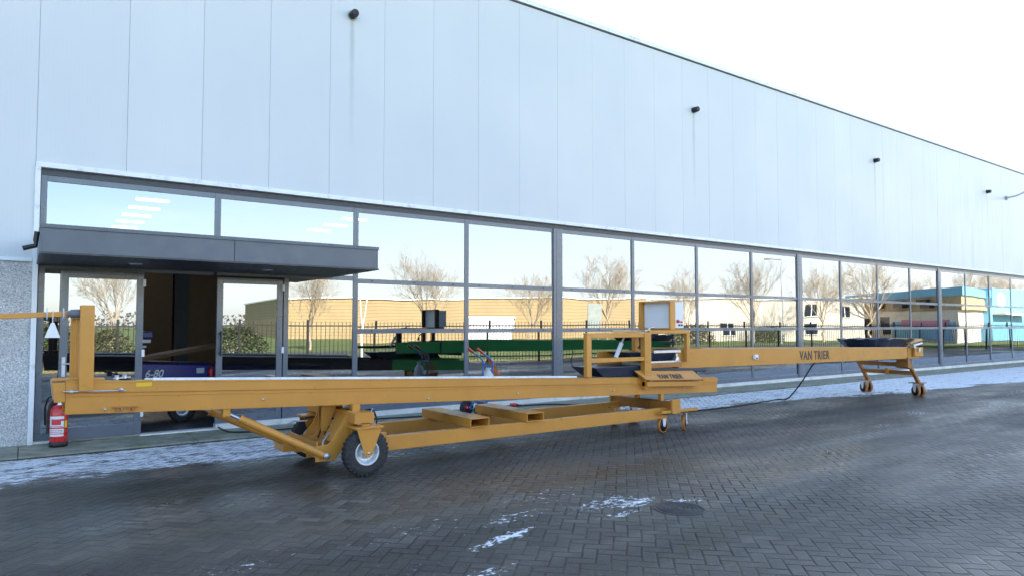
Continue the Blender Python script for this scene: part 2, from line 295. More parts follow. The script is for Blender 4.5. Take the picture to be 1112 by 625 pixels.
# ------------------------------------------------------------------ mesh helpers
class MB:
    def __init__(s): s.v = []; s.f = []; s.mi = []; s.cur = 0; s.sm = []; s.smooth = False
    def add(s, vs, fs):
        o = len(s.v); s.v += [tuple(p) for p in vs]
        for f in fs: s.f.append([o+q for q in f]); s.mi.append(s.cur); s.sm.append(s.smooth)
        return s
    def hexa(s, p):   # p: 4 bottom ccw, 4 top ccw
        return s.add(p, [(3, 2, 1, 0), (4, 5, 6, 7), (0, 1, 5, 4), (1, 2, 6, 5), (2, 3, 7, 6), (3, 0, 4, 7)])
    def box(s, x0, x1, y0, y1, z0, z1):
        return s.hexa([(x0, y0, z0), (x1, y0, z0), (x1, y1, z0), (x0, y1, z0), (x0, y0, z1), (x1, y0, z1), (x1, y1, z1), (x0, y1, z1)])
    def slope(s, x0, x1, y0, y1, b0, t0, b1, t1):  # beam along x, different z at the ends
        return s.hexa([(x0, y0, b0), (x1, y0, b1), (x1, y1, b1), (x0, y1, b0), (x0, y0, t0), (x1, y0, t1), (x1, y1, t1), (x0, y1, t0)])
    def bar(s, a, b, w, h=None, up=(0, 0, 1)):       # square bar
        a = Vector(a); b = Vector(b); h = h or w; d = (b-a).normalized(); u = Vector(up)
        if abs(d.dot(u)) > .95: u = Vector((1, 0, 0))
        r = d.cross(u).normalized()*w/2; u = r.cross(d).normalized()*h/2
        return s.hexa([a-r-u, b-r-u, b+r-u, a+r-u, a-r+u, b-r+u, b+r+u, a+r+u])
    def tube(s, pts, rad, n=10, cap=True):
        pts = [Vector(p) for p in pts]; rs = rad if isinstance(rad, (list, tuple)) else [rad]*len(pts)
        rings = []; ref = None
        for i, p in enumerate(pts):
            d = (pts[min(i+1, len(pts)-1)]-pts[max(i-1, 0)]).normalized()
            if ref is None:
                ref = Vector((0, 0, 1)) if abs(d.z) < .9 else Vector((1, 0, 0))
            r = d.cross(ref).normalized(); u = r.cross(d).normalized(); ref = u
            rings.append([p+(r*math.cos(2*math.pi*k/n)+u*math.sin(2*math.pi*k/n))*rs[i] for k in range(n)])
        vs = [q for r in rings for q in r]; fs = []
        for i in range(len(rings)-1):
            for k in range(n):
                a = i*n+k; b = i*n+(k+1) % n; fs.append((a, b, b+n, a+n))
        s.smooth = True; s.add(vs, fs); s.smooth = False
        if cap:
            s.add(rings[0], [tuple(range(n))[::-1]]); s.add(rings[-1], [tuple(range(n))])
        return s
    def lathe(s, prof, org=(0, 0, 0), axis='z', n=32, smooth=True):   # prof: (r, h)
        vs = []; fs = []
        for r, h in prof:
            for k in range(n):
                a = 2*math.pi*k/n; c, q = r*math.cos(a), r*math.sin(a)
                p = (c, q, h) if axis == 'z' else ((c, h, q) if axis == 'y' else (h, c, q))
                vs.append((p[0]+org[0], p[1]+org[1], p[2]+org[2]))
        for i in range(len(prof)-1):
            for k in range(n):
                a = i*n+k; b = i*n+(k+1) % n; fs.append((a, b, b+n, a+n))
        s.smooth = smooth; s.add(vs, fs); s.smooth = False; return s
    def extr(s, poly, axis, a, b):   # polygon in the other two axes
        def P(p, t):
            return (p[0], t, p[1]) if axis == 'y' else ((t, p[0], p[1]) if axis == 'x' else (p[0], p[1], t))
        n = len(poly); vs = [P(p, a) for p in poly]+[P(p, b) for p in poly]
        fs = [tuple(range(n)), tuple(range(2*n-1, n-1, -1))]+[(i, i+n, (i+1) % n+n, (i+1) % n) for i in range(n)]
        return s.add(vs, fs)
    def split(s, name, mats, parent=None, bevel=0):
        par = {}
        def find(a):
            while par.setdefault(a, a) != a: a = par[a]
            return a
        key = [tuple(round(c, 5) for c in p) for p in s.v]
        for f in s.f:
            for q in f[1:]: par[find(key[q])] = find(key[f[0]])
        comps = {}
        for fi, f in enumerate(s.f): comps.setdefault(find(key[f[0]]), []).append(fi)
        out = []
        for fl in comps.values():
            m = MB(); mp = {}
            for fi in fl:
                nf = []
                for q in s.f[fi]:
                    if q not in mp: mp[q] = len(m.v); m.v.append(s.v[q])
                    nf.append(mp[q])
                m.f.append(nf); m.mi.append(s.mi[fi]); m.sm.append(s.sm[fi])
            out.append(m.build(name, mats, parent, bevel))
        return out
    def build(s, name, mats, parent=None, bevel=0, loc=None, recalc=True):
        """vertices are in world space; the object's origin goes to its parent's origin"""
        org = Vector(loc) if loc is not None else (wloc(parent) if parent else Vector((0, 0, 0)))
        me = bpy.data.meshes.new(name); me.from_pydata([tuple(Vector(p)-org) for p in s.v], [], s.f)
        for m_ in (mats if isinstance(mats, (list, tuple)) else [mats]): me.materials.append(m_)
        for p, mi, sm in zip(me.polygons, s.mi, s.sm): p.material_index = mi; p.use_smooth = sm
        if recalc:
            bm = bmesh.new(); bm.from_mesh(me); bmesh.ops.recalc_face_normals(bm, faces=bm.faces); bm.to_mesh(me); bm.free()
        o = bpy.data.objects.new(name, me); C.objects.link(o)
        if parent: o.parent = parent; o.location = org-wloc(parent)
        else: o.location = org
        if bevel:
            md = o.modifiers.new('bevel', 'BEVEL'); md.width = bevel; md.segments = 2; md.limit_method = 'ANGLE'; md.angle_limit = R(40)
        return o
def smoothpts(P, k=6):
    P = [Vector(p) for p in P]; out = []
    for i in range(len(P)-1):
        a, b_, c, d = P[max(i-1, 0)], P[i], P[i+1], P[min(i+2, len(P)-1)]
        for t in range(k):
            t /= k; out.append(.5*((2*b_)+(c-a)*t+(2*a-5*b_+4*c-d)*t*t+(3*b_-a-3*c+d)*t**3))
    out.append(P[-1]); return out
def wloc(o):
    v = Vector(o.location)
    while o.parent: o = o.parent; v += o.location
    return v
def tag(o, label, cat, group=None):
    o['label'] = label; o['category'] = cat
    if group: o['group'] = group
    return o
def empty(name, loc, label, cat, group=None):
    o = bpy.data.objects.new(name, None); C.objects.link(o); o.location = loc; o.empty_display_size = .2
    return tag(o, label, cat, group)
def struct(o): o['kind'] = 'structure'; return o
def copy_tree(o, parent=None):
    c = o.copy(); C.objects.link(c); c.parent = parent
    for ch in list(o.children): copy_tree(ch, c)
    return c
def text(name, s, size, loc, rot, mat, parent, thick=.02, shear=0, ext=.0015, spacing=1.0, sx=1.0):
    cu = bpy.data.curves.new(name, 'FONT'); cu.body = s; cu.size = size; cu.offset = thick*size; cu.extrude = ext; cu.shear = shear; cu.space_character = spacing
    t = bpy.data.objects.new(name, cu); C.objects.link(t); bpy.context.view_layer.update()
    me = bpy.data.meshes.new_from_object(t.evaluated_get(bpy.context.evaluated_depsgraph_get()))
    bpy.data.objects.remove(t); me.materials.clear(); me.materials.append(mat)
    for v in me.vertices: v.co.x *= sx
    o = bpy.data.objects.new(name, me); C.objects.link(o)
    if parent: o.parent = parent; o.location = Vector(loc)-wloc(parent)
    else: o.location = loc
    o.rotation_euler = rot; return o
def words(name, ws, size, loc, rot, mat, parent, gap=.32, **kw):
    x = 0
    for w in ws:
        o = text(name, w, size, loc, rot, mat, parent, **kw)
        m3 = o.rotation_euler.to_matrix(); o.location = Vector(o.location)+m3 @ Vector((x, 0, 0))
        x += max(v.co.x for v in o.data.vertices)+gap*size
# ------------------------------------------------------------------ ground
def sheet(name, x0, x1, y0, y1, z, mat):
    mb = MB(); mb.add([(x0, y0, z), (x1, y0, z), (x1, y1, z), (x0, y1, z)], [(0, 1, 2, 3)])
    return struct(mb.build(name, mat))
sheet('ground', -600, 700, -600, 600, -.012, M['grass'])
FX0, FY0, FS = 6.08, -14.72, .1484       # fence line
def fy(x): return FY0+(x-FX0)*FS
mb = MB(); mb.add([(-25, fy(-25)+.1, 0), (95, fy(95)+.1, 0), (95, .3, 0), (-25, .3, 0)], [(0, 1, 2, 3)])
struct(mb.build('yard_paving', M['paving']))
mb = MB()
x = -20.
while x < 60:      # concrete strip in cast lengths
    mb.box(x, x+1.992, -1.02, -.02, -.02, .022+random.uniform(-.002, .002)); x += 2
struct(mb.build('pavement', M['concrete'], bevel=.008))
mb = MB(); mb.add([(-60, fy(-60)-15, -.008), (140, fy(140)-15, -.008), (140, fy(140)-10.5, -.008), (-60, fy(-60)-10.5, -.008)], [(0, 1, 2, 3)])
struct(mb.build('road', M['asphalt']))
# ------------------------------------------------------------------ the hall
hall = empty('industrial_hall', (0.155, 0, 0), 'long pale grey industrial hall with a ribbon of mirror-like windows and dark entrance canopy', 'building')
XL, XR, ZT = -20., 60., 8.2
mb = MB()
def panel(x0, x1, z0, z1):
    g = .0018 if x0 < 8 else .0011
    mb.box(x0+g, x1-g, -.06+random.uniform(0, .0015), .06, z0, z1)
x = .092
while x > XL: panel(x-1.0, x, 2.49, ZT); x -= 1.0
panel(.092, 1.155, 3.79, ZT)
for k in range(1, 60): panel(.155+k, 1.155+k, 3.79, ZT)
for k in range(46, 60): panel(.155+k, 1.155+k, .3, 3.79)
mb.box(XL, XR, -.03, .055, 3.9, ZT-.05)   # core behind the seams
mb.box(XL, .09, -.03, .055, 2.6, ZT-.05)
mb.box(XL-.05, XL, -.05, 30, 0, ZT); mb.box(XR, XR+.05, -.05, 30, 0, ZT); mb.box(XL, XR, 29.9, 30, 0, ZT)
mb.build('wall_cladding', M['cladding'], hall, bevel=.0015)
mb = MB(); mb.box(XL, XR, .07, 29.9, ZT-.3, ZT-.1); mb.build('roof', M['hallceil'], hall)
mb = MB()
mb.box(XL, XR, -.10, .1, ZT+.03, ZT+.13); mb.cur = 1; mb.box(XL, XR, -.075, .08, ZT, ZT+.03)
mb.build('roof_trim', [M['trim'], M['frame_dark']], hall, bevel=.004)
mb = MB()
mb.box(.092, 46.2, -.085, .05, 3.72, 3.788)                    # head flashing
mb.box(.088, .15, -.085, .05, 0.0, 3.72)                       # jamb strip
mb.box(XL, .086, -.085, .05, 2.44, 2.488)                      # flashing above the plinth
mb.build('window_trim', M['trim'], hall, bevel=.004)
mb = MB(); mb.box(XL, .086, -.05, .05, -.05, 2.44); mb.build('plinth', M['pebble'], hall)
mb = MB(); mb.box(1.40-.0, 2.42, -.10, .08, 0, .04); mb.box(2.42, 60, -.09, .08, 0, .10); mb.box(.15, 1.4, -.05, .08, 0, .05)
mb.build('sill', M['sill'], hall, bevel=.006)
mb = MB(); mb.box(.152, 46.2, .0, .10, 3.63, 3.72); mb.build('shadow_gap_strip', M['frame_dark'], hall)  # dark strip, paints the shadow gap under the head flashing
W = 2.26
def pane(mb, x0, x1, z0, z1, y=.018):
    """glass pane set a hair out of true"""
    t = random.uniform(-.002, .002)*(z1-z0); s = random.uniform(-.002, .002)*(x1-x0)
    p = [(x0, y, z0), (x1, y+s, z0), (x1, y+s+t, z1), (x0, y+t, z1)]
    mb.cur = 0; mb.add(p, [(0, 1, 2, 3)])
    q = [(a, b+.012, c) for a, b, c in p]; mb.cur = 1
    mb.add(q, [(3, 2, 1, 0)]); mb.add(p+q, [(0, 4, 5, 1), (1, 5, 6, 2), (2, 6, 7, 3), (3, 7, 4, 0)])
GL = [M['glass'], M['glassb']]
for k in range(20):
    x0 = .155+W*k; x1 = x0+W
    a = .045 if k % 4 else .135; bb = .045 if (k+1) % 4 else .135
    if k == 0: a = .075
    fr = MB()
    if k >= 2:
        fr.box(x0+.0, x0+a, 0, .09, .10, 3.63); fr.box(x1-bb, x1, 0, .09, .10, 3.63)
        xa, xb = x0+a, x1-bb
        for z0, z1 in ((.10, .20), (1.455, 1.535), (2.32, 2.40), (3.55, 3.63)): fr.box(xa, xb, .005, .088, z0, z1)
        fr.cur = 1
        for z in (1.50, 2.365):
            for q in (.12, .5, .88):
                xx = xa+(xb-xa)*q; fr.lathe([(.012, -.006), (.012, .01)], (xx, 0, z), 'y', 8); fr.lathe([(0, -.006), (.012, -.006)], (xx, 0, z), 'y', 8)
        o = fr.build('window', [M['frame'], M['black']], hall, bevel=.004)
        g = MB(); pane(g, xa-.01, xb+.01, .19, 1.46); pane(g, xa-.01, xb+.01, 1.53, 2.33); pane(g, xa-.01, xb+.01, 2.39, 3.56)
        g.build('glass_pane', GL, o, recalc=False)
    else:
        fr.box(x0, x0+a, 0, .09, .05 if k == 0 else 2.36, 3.63); fr.box(x1-bb, x1, 0, .09, 2.42 if k == 0 else .1, 3.63)
        xa, xb = x0+a, x1-bb
        for z0, z1 in ((2.36, 2.44), (3.55, 3.63)): fr.box(xa, xb, .005, .088, z0, z1)
        if k == 0:
            fr.box(1.36, 1.42, -.005, .09, .04, 2.36); fr.box(xa, 1.36, .005, .088, .05, .15)
        else:
            fr.box(3.44, 3.52, -.005, .09, .10, 2.36); fr.box(3.52, xb, .005, .088, .10, .2)
        o = fr.build('window', M['frame'], hall, bevel=.004)
        g = MB(); pane(g, xa-.01, xb+.01, 2.43, 3.56)
        if k == 0: pane(g, xa-.01, 1.37, .14, 2.37)
        else: pane(g, 3.51, xb+.01, .19, 2.37)
        g.build('glass_pane', GL, o, recalc=False)
for k in (4, 8, 12, 16, 20):
    xx = .155+W*k; mb = MB(); mb.box(xx-.12, xx+.12, -.02, .0-.002, .10, 3.63)
    mb.box(xx-.05, xx+.05, -.026, -.0205, .12, 3.6); mb.build('column_cover', M['frame'], hall, bevel=.005)
# door leaves
def leaf(label, M4, handle_side, black):
    f = MB(); w, h, t = 1.0, 2.28, .06
    f.box(0, .09, 0, t, 0, h); f.box(w-.09, w, 0, t, 0, h); f.box(.09, w-.09, 0, t, 0, .17); f.box(.09, w-.09, 0, t, h-.09, h)
    f.v = [M4 @ Vector(p) for p in f.v]
    o = f.build('door', M['frame'], hall, bevel=.004); o['label'] = label
    g = MB(); pane(g, .085, w-.085, .165, h-.085, .02); g.v = [tuple(M4 @ Vector(p)) for p in g.v]
    # keep mirror side outward whichever way the leaf faces
    me_o = g.build('glass_pane', GL, o, recalc=False)
    hd = MB()
    if black:
        hd.tube([(.05, -.07, 1.08), (.05, -.07, 1.46)], .014, 8); hd.bar((.05, 0, 1.12), (.05, -.07, 1.12), .02); hd.bar((.05, 0, 1.42), (.05, -.07, 1.42), .02)
    else:
        hd.box(.03, .07, -.012, 0, .86, 1.12); hd.tube([(.05, -.01, 1.03), (.05, -.06, 1.03), (.19, -.06, 1.03)], .011, 8)
    hd.v = [M4 @ Vector(p) for p in hd.v]; hd.build('handle', M['black'] if black else M['galv'], o)
    for z in (.25, 1.1, 2.1):
        hg = MB(); hg.box(w-.015, w+.02, -.03, .0, z, z+.1); hg.v = [M4 @ Vector(p) for p in hg.v]; hg.build('hinge', M['white'], o)
    return o
leaf('glass door leaf folded back flat against the window', Matrix.Translation((.41, -.16, .05)) @ Matrix.Rotation(R(2.5), 4, 'Z'), 0, False)
leaf('closed right-hand glass door leaf', Matrix.Translation((2.42, -.02, .05)), 0, True)
# canopy
mb = MB()
mb.box(.155, 4.24, -1.80, -.006, 2.43, 2.70)
for xa, xb in ((.155, 2.228), (2.236, 4.24)): mb.box(xa, xb, -1.82, -1.80, 2.425, 2.70)
mb.box(4.24, 4.26, -1.82, -.006, 2.425, 2.70); mb.box(.135, .155, -1.82, -.006, 2.425, 2.70)
mb.box(.13, 4.27, -1.835, -.006, 2.70, 2.745)
cn = mb.build('canopy', M['canopy'], hall, bevel=.003)
mb = MB(); mb.box(.13, 4.27, -1.84, -.01, 2.405, 2.425); mb.build('soffit', M['frame_dark'], cn)
for x in (1.2, 2.9):
    mb = MB(); mb.lathe([(0, -.012), (.07, -.012), (.085, 0), (.085, .01)], (x, -.95, 2.405), 'z', 20); mb.build('downlight', M['galv'], cn)
mb = MB(); mb.tube([(.11, -1.70, 2.66), (.10, -1.70, 2.56), (.10, -1.70, 2.50), (-.02, -1.70, 2.46)], .028, 10); mb.build('drain_spout', M['black'], cn)
for k in range(4):
    x = 4.54+9.04*k
    mb = MB(); mb.lathe([(.0, -.20), (.05, -.20), (.06, -.21), (.065, -.20), (.065, -.05)], (x, 0, 6.98), 'y', 16)
    mb.lathe([(.085, -.075), (.085, -.06)], (x, 0, 6.98), 'y', 16); mb.build('vent_pipe', M['black'], hall)
# interior
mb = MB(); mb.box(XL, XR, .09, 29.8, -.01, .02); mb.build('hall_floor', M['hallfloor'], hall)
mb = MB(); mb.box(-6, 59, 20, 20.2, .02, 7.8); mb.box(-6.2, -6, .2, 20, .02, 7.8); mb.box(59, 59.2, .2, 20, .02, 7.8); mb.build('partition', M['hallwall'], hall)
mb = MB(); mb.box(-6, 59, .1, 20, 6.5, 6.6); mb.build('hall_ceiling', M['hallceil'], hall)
for k in range(5):
    mb = MB(); x = 2.95+9.04*k; mb.box(x-.15, x+.15, 5.9, 6.2, .02, 6.5); mb.build('steel_column', M['frame_dark'], hall)
for X in (3.0, 9.2):
    for i in range(5 if X < 5 else 3):
        mb = MB(); y = 11+i*1.7; mb.cur = 0; mb.box(X-.42, X+.42, y-.1, y+.1, 5.20, 5.24); mb.cur = 1; mb.box(X-.44, X+.44, y-.12, y+.12, 5.24, 5.30)
        mb.build('ceiling_light', [M['lamp'], M['white']], hall)
# wall light on the right
lt = empty('wall_lamp', (33.6, -.06, 6.95), 'grey arm lamp fixed high on the wall at the right edge', 'lamp')
mb = MB(); mb.tube([(33.6, -.06, 6.93), (33.6, -.45, 6.97), (33.75, -.8, 7.15), (33.9, -1.1, 7.17)], .035, 10); mb.lathe([(.09, -.10), (.09, -.06)], (33.6, 0, 6.93), 'y', 16); mb.build('arm', M['galv'], lt)
mb = MB(); mb.hexa([(33.82, -2.0, 7.12), (34.12, -2.0, 7.12), (34.12, -1.1, 7.08), (33.82, -1.1, 7.08), (33.86, -1.95, 7.18), (34.08, -1.95, 7.18), (34.06, -1.1, 7.24), (33.86, -1.1, 7.24)]); mb.build('lamp_head', M['frame'], lt, bevel=.02)
# machine inside the door
bl = empty('farm_machine', (2.5, 1.8, .02), 'dark blue machine marked 6-80 parked inside the open doorway', 'machine')
mb = MB(); mb.extr([(1.25, .45), (1.35, .36), (4.6, .30), (4.9, .45), (4.7, .84), (3.4, .90), (1.5, 1.0), (1.25, .9)], 'y', 1.2, 2.3); mb.build('body', M['blue'], bl, bevel=.03)
mb = MB(); mb.slope(1.55, 3.6, 1.35, 2.1, 1.0, 1.06, 1.35, 1.41); mb.build('ramp', M['brown'], bl, bevel=.01)
mb = MB(); mb.box(1.45, 1.5, 1.3, 2.1, .95, 1.5); mb.box(1.42, 1.7, 1.0, 2.1, 1.39, 1.5); mb.build('hood', M['blue'], bl, bevel=.02)
mb = MB(); mb.box(.85, 1.66, .98, 1.04, 1.32, 1.37); mb.box(.85, 1.60, .98, 1.04, 1.245, 1.275); mb.build('rail', M['pale'], bl)
text('lettering', '6-80', .17, (1.61, 1.193, .76), (R(90), 0, 0), M['letterw'], bl, .02, .3, sx=.85)
mb = MB(); mb.box(2.38, 2.5, 1.19, 1.199, .80, .885); mb.build('sticker', M['pale'], bl)
w = MB(); w.lathe([(.10, -.07), (.18, -.08), (.205, -.05), (.205, .05), (.18, .08), (.1, .07)], (2.15, 1.1, .225), 'y', 28); wh = w.build('wheel', M['rubber'], bl)
w = MB(); w.lathe([(0, -.03), (.04, -.045), (.06, -.02), (.10, -.03), (.125, -.072), (.13, -.06)], (2.15, 1.1, .225), 'y', 24); w.build('rim', M['galv'], wh)
fe2 = empty('fire_extinguisher', (2.6, 1.12, .72), 'small red fire extinguisher fixed to the blue machine inside', 'fire extinguisher')
mb = MB(); mb.lathe([(0, .72), (.04, .72), (.043, .735), (.043, .87), (.025, .9), (.012, .91)], (2.6, 1.14, 0), 'z', 16); mb.build('cylinder', M['red'], fe2)
mb = MB(); mb.lathe([(.012, .90), (.016, .93), (0, .94)], (2.6, 1.14, 0), 'z', 10); mb.box(2.57, 2.63, 1.13, 1.15, .93, .945); mb.build('valve', M['black'], fe2)
# ------------------------------------------------------------------ fire extinguisher by the door
EX, EY = .42, -.42
fe = empty('fire_extinguisher', (EX, EY, .022), 'large red fire extinguisher with white label standing on the strip by the door', 'fire extinguisher')
mb = MB(); mb.lathe([(.098, .06), (.1, .075), (.1, .46), (.09, .51), (.06, .545), (.03, .56), (.0, .56)], (EX, EY, 0), 'z', 32); mb.build('cylinder', M['red'], fe)
mb = MB(); mb.lathe([(0, .022), (.1, .022), (.106, .03), (.106, .085), (.1, .09)], (EX, EY, 0), 'z', 32); mb.build('base_ring', M['black'], fe)
def arcpatch(mb, r, a0, a1, z0, z1, n=10):
    vs = []; fs = []
    for k in range(n+1):
        a = R(a0+(a1-a0)*k/n)
        for z in (z0, z1): vs.append((EX+r*math.cos(a), EY+r*math.sin(a), z))
    for k in range(n): fs.append((2*k, 2*k+2, 2*k+3, 2*k+1))
    mb.smooth = True; mb.add(vs, fs); mb.smooth = False
mb = MB(); arcpatch(mb, .102, 195, 300, .20, .26); arcpatch(mb, .102, 195, 300, .28, .31); arcpatch(mb, .102, 195, 300, .385, .42)
arcpatch(mb, .102, 195, 215, .31, .385); arcpatch(mb, .102, 280, 300, .31, .36); arcpatch(mb, .1012, 195, 300, .162, .19)
mb.build('label', M['white'], fe, recalc=False)
mb = MB()
for z in (.215, .235, .29): arcpatch(mb, .1032, 205, 290, z, z+.007)
mb.build('label_print', M['red'], fe, recalc=False)
mb = MB(); arcpatch(mb, .102, 305, 330, .27, .36); mb.build('label_sticker', M['yellow'], fe, recalc=False)
mb = MB(); mb.lathe([(.03, .555), (.022, .58), (.022, .62), (.0, .63)], (EX, EY, 0), 'z', 16); mb.bar((EX-.03, EY, .625), (EX+.10, EY-.03, .66), .02, .012); mb.bar((EX-.03, EY, .60), (EX+.09, EY-.03, .60), .02, .012); mb.build('valve', M['galv'], fe)
mb = MB(); mb.tube([(EX-.02, EY, .60), (EX-.10, EY-.0, .58), (EX-.135, EY-.02, .45), (EX-.13, EY-.03, .28), (EX-.125, EY-.03, .2)], [.011, .011, .011, .011, .016], 10); mb.build('hose', M['black'], fe)
# ------------------------------------------------------------------ casters
def make_caster(name, parent, x, y, r, ang, top, w=.045):
    """swivel caster: white fork, dark hub, orange tread"""
    T = Matrix.Translation((x, y, 0)) @ Matrix.Rotation(ang, 4, 'Z')
    f = MB()
    for s in (-1, 1): f.extr([(-.05, top-.02), (.05, top-.02), (.035, r+.02), (.02, r-.025), (-.02, r-.025), (-.04, r+.03)], 'y', s*(w/2+.012), s*(w/2+.018))
    f.box(-.055, .055, -w/2-.018, w/2+.018, top-.022, top-.008); f.lathe([(.05, top-.01), (.05, top), (0, top)], (0, 0, 0), 'z', 16)
    f.lathe([(0, -w/2-.028), (.014, -w/2-.028), (.014, w/2+.028), (0, w/2+.028)], (0, 0, r), 'y', 10)
    f.v = [tuple(T @ Vector(p)) for p in f.v]; o = f.build('caster', M['white'], parent)
    t = MB(); t.lathe([(r*.84, -w/2), (r*.97, -w/2), (r, -w/2+.007), (r, w/2-.007), (r*.97, w/2), (r*.84, w/2)], (0, 0, r), 'y', 32)
    t.v = [tuple(T @ Vector(p)) for p in t.v]; t.build('tread', M['tread'], o)
    h = MB(); h.lathe([(0, -w/2-.004), (r*.3, -w/2-.004), (r*.35, -w/2+.008), (r*.86, -w/2+.003), (r*.86, w/2-.003), (r*.35, w/2-.008), (r*.3, w/2+.004), (0, w/2+.004)], (0, 0, r), 'y', 24)
    h.v = [tuple(T @ Vector(p)) for p in h.v]; h.build('hub', M['black'], o)
    return o
# ------------------------------------------------------------------ the conveyor
cv = empty('telescopic_conveyor', (2.98, -3.6, 0), 'long ochre-orange mobile belt conveyor on wheels lettered VAN TRIER, standing along the windows', 'conveyor')
YN, YF = -4.05, -3.50
def zt(x): return 1.115-.0400*(x-.32)
def zb(x): return .822-.0345*(x-.32)
X0, X1 = .32, 9.22
mb = MB()
for ya, s in ((YN, 1), (YF, -1)):
    def yb(t): return ya+s*t
    def seg(xa, xb, fa, fb, t0, t1):
        h0 = zt(xa)-zb(xa); h1 = zt(xb)-zb(xb)
        y0, y1 = sorted((yb(t0), yb(t1)))
        dz = 0 if s > 0 else -.035
        mb.slope(xa, xb, y0, y1, zb(xa)+fa*h0+dz, zb(xa)+fb*h0+dz, zb(xb)+fa*h1+dz, zb(xb)+fb*h1+dz)
    seg(X0, X1, 0.03, .62, .012, .018)       # web
    seg(X0, X1, 0, .03, .006, .07)           # lower lip
    seg(X0, X1, .52, .535, .006, .012)       # fold line
    seg(X0, X1, .64, .95, .0, .05)           # upper rail
    seg(X0, X1, .60, .64, .016, .05)
    seg(X0, X1-.05, .95, 1.0, -.004, .045)   # rail cap
beam = mb.build('main_beam', M['orange_rg'], cv, bevel=.004)
mb = MB()
x = X0+.4
while x < X1:
    mb.bar((x, YN+.05, zb(x)+.05), (x, YF-.05, zb(x)+.05), .05); x += 1.2
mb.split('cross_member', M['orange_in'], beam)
mb = MB(); mb.slope(X0+.7, 6.25, YN+.055, YF-.055, zt(X0+.7)-.042, zt(X0+.7)-.034, zt(6.25)-.042, zt(6.25)-.034); mb.slope(X0+.4, X1-.3, YN+.055, YF-.055, zb(X0+.4)+.10, zb(X0+.4)+.108, zb(X1-.3)+.09, zb(X1-.3)+.098)
mb.split('belt', M['belt'], cv)
mb = MB()
for y0, q in ((YN, .0015), (YF-.045, -.0335)): mb.slope(1.0, 6.2, y0, y0+.045, zt(1.0)+q, zt(1.0)+q+.022, zt(6.2)+q, zt(6.2)+q+.022)
mb.split('belt_edge_strip', surf('pale_edge_strip', (.82, .84, .86), .45, var=.15, dirt=(.45, .45, .46), nscale=9), cv)
mb = MB()
for x, f in ((.62, .12), (.75, .12), (2.0, .3), (5.2, .28), (6.9, .28), (3.9, .15), (8.4, .3)):
    z = zb(x)+f*(zt(x)-zb(x)); mb.lathe([(0, YN-.006), (.011, YN-.006), (.011, YN+.014)], (x, 0, z), 'y', 8)
mb.split('bolt', M['galv'], beam)
mb = MB(); mb.slope(.68, .88, YN-.02, YN+.012, zb(.68)+.045, zb(.68)+.058, zb(.88)+.045, zb(.88)+.058)
for x in (.72, .84): mb.lathe([(0, YN-.012), (.014, YN-.012), (.014, YN+.013)], (x, 0, zb(x)+.03), 'y', 8)
mb.build('bracket', M['orange_in'], beam, bevel=.002)
# rod and brackets at the left end
mb = MB(); mb.tube([(.30, YN-.03, 1.025), (.78, YN-.03, 1.01)], .006, 8)
for x in (.36, .74): mb.lathe([(0, -.03), (.016, -.03), (.016, .03), (0, .03)], (x, YN-.012, 1.02), 'y', 12)
mb.build('pull_rod', M['galv'], cv)
mb = MB(); mb.hexa([(.24, YN+.0, .93), (.318, YN+.0, .93), (.318, YF, .93), (.24, YF, .93), (.22, YN, 1.10), (.318, YN, 1.10), (.318, YF, 1.10), (.22, YF, 1.10)])
mb.slope(.22, .62, YN+.06, YN+.2, 1.115, 1.135, 1.10, 1.12); mb.build('end_plate', M['orange'], cv, bevel=.004)
mb = MB(); mb.lathe([(0, YN+.06), (.07, YN+.06), (.07, YF-.06), (0, YF-.06)], (.40, 0, .93), 'y', 24); mb.build('belt_drum', M['rubber'], cv)
mb = MB(); mb.box(.86, .99, YN-.002+.0, YN+.04, zt(.9)+.001, zt(.9)+.004); mb.box(.86, .99, YN-.0035, YN-.0005, zt(.9)-.055, zt(.9)-.02); mb.build('warning_sticker', M['yellow'], beam)
mb = MB()
for x, y in ((.72, -3.9), (.80, -3.75)):
    mb.lathe([(0, .04), (.018, .04), (.018, 0)], (x, y, zt(x)+.0), 'z', 10); mb.bar((x-.03, y, zt(x)+.012), (x+.05, y+.02, zt(x)+.012), .02, .01)
mb.split('clamp', M['galv'], cv)
# left gantry
gt = MB(); gt.hexa([(.415, -4.09, 1.02), (.525, -4.09, 1.02), (.525, -3.99, 1.02), (.415, -3.99, 1.02), (.41, -4.09, 1.775), (.52, -4.09, 1.775), (.52, -3.99, 1.775), (.41, -3.99, 1.775)])
g1 = gt.build('post', M['orange'], cv, bevel=.006)
gt = MB(); gt.box(.37, .44, -3.56, -3.48, 1.05, 1.72); gt.build('post', M['orange'], cv, bevel=.006)
gt = MB(); gt.box(.40, .445, -3.76, -3.71, 1.08, 1.74); gt.build('post', M['orange'], cv, bevel=.005)
gt = MB(); gt.hexa([(.43, -3.99, 1.66), (.51, -3.99, 1.66), (.435, -3.56, 1.655), (.375, -3.56, 1.655), (.43, -3.99, 1.74), (.51, -3.99, 1.74), (.435, -3.56, 1.715), (.375, -3.56, 1.715)]); gt.split('cross_bar', M['orange_in'], cv, bevel=.005)
gt = MB(); gt.bar((.42, -4.02, 1.703), (-1.5, -4.02, 1.60), .045, .045); gt.build('tow_arm', M['orange'], cv, bevel=.004)
gt = MB(); gt.tube([(.41, -4.02, 1.703), (.34, -4.02, 1.699)], .038, 14); gt.tube([(.345, -4.02, 1.699), (.31, -4.02, 1.697)], .030, 14); gt.build('clamp_sleeve', surf('grey_strap', (.16, .17, .19), .6), cv)
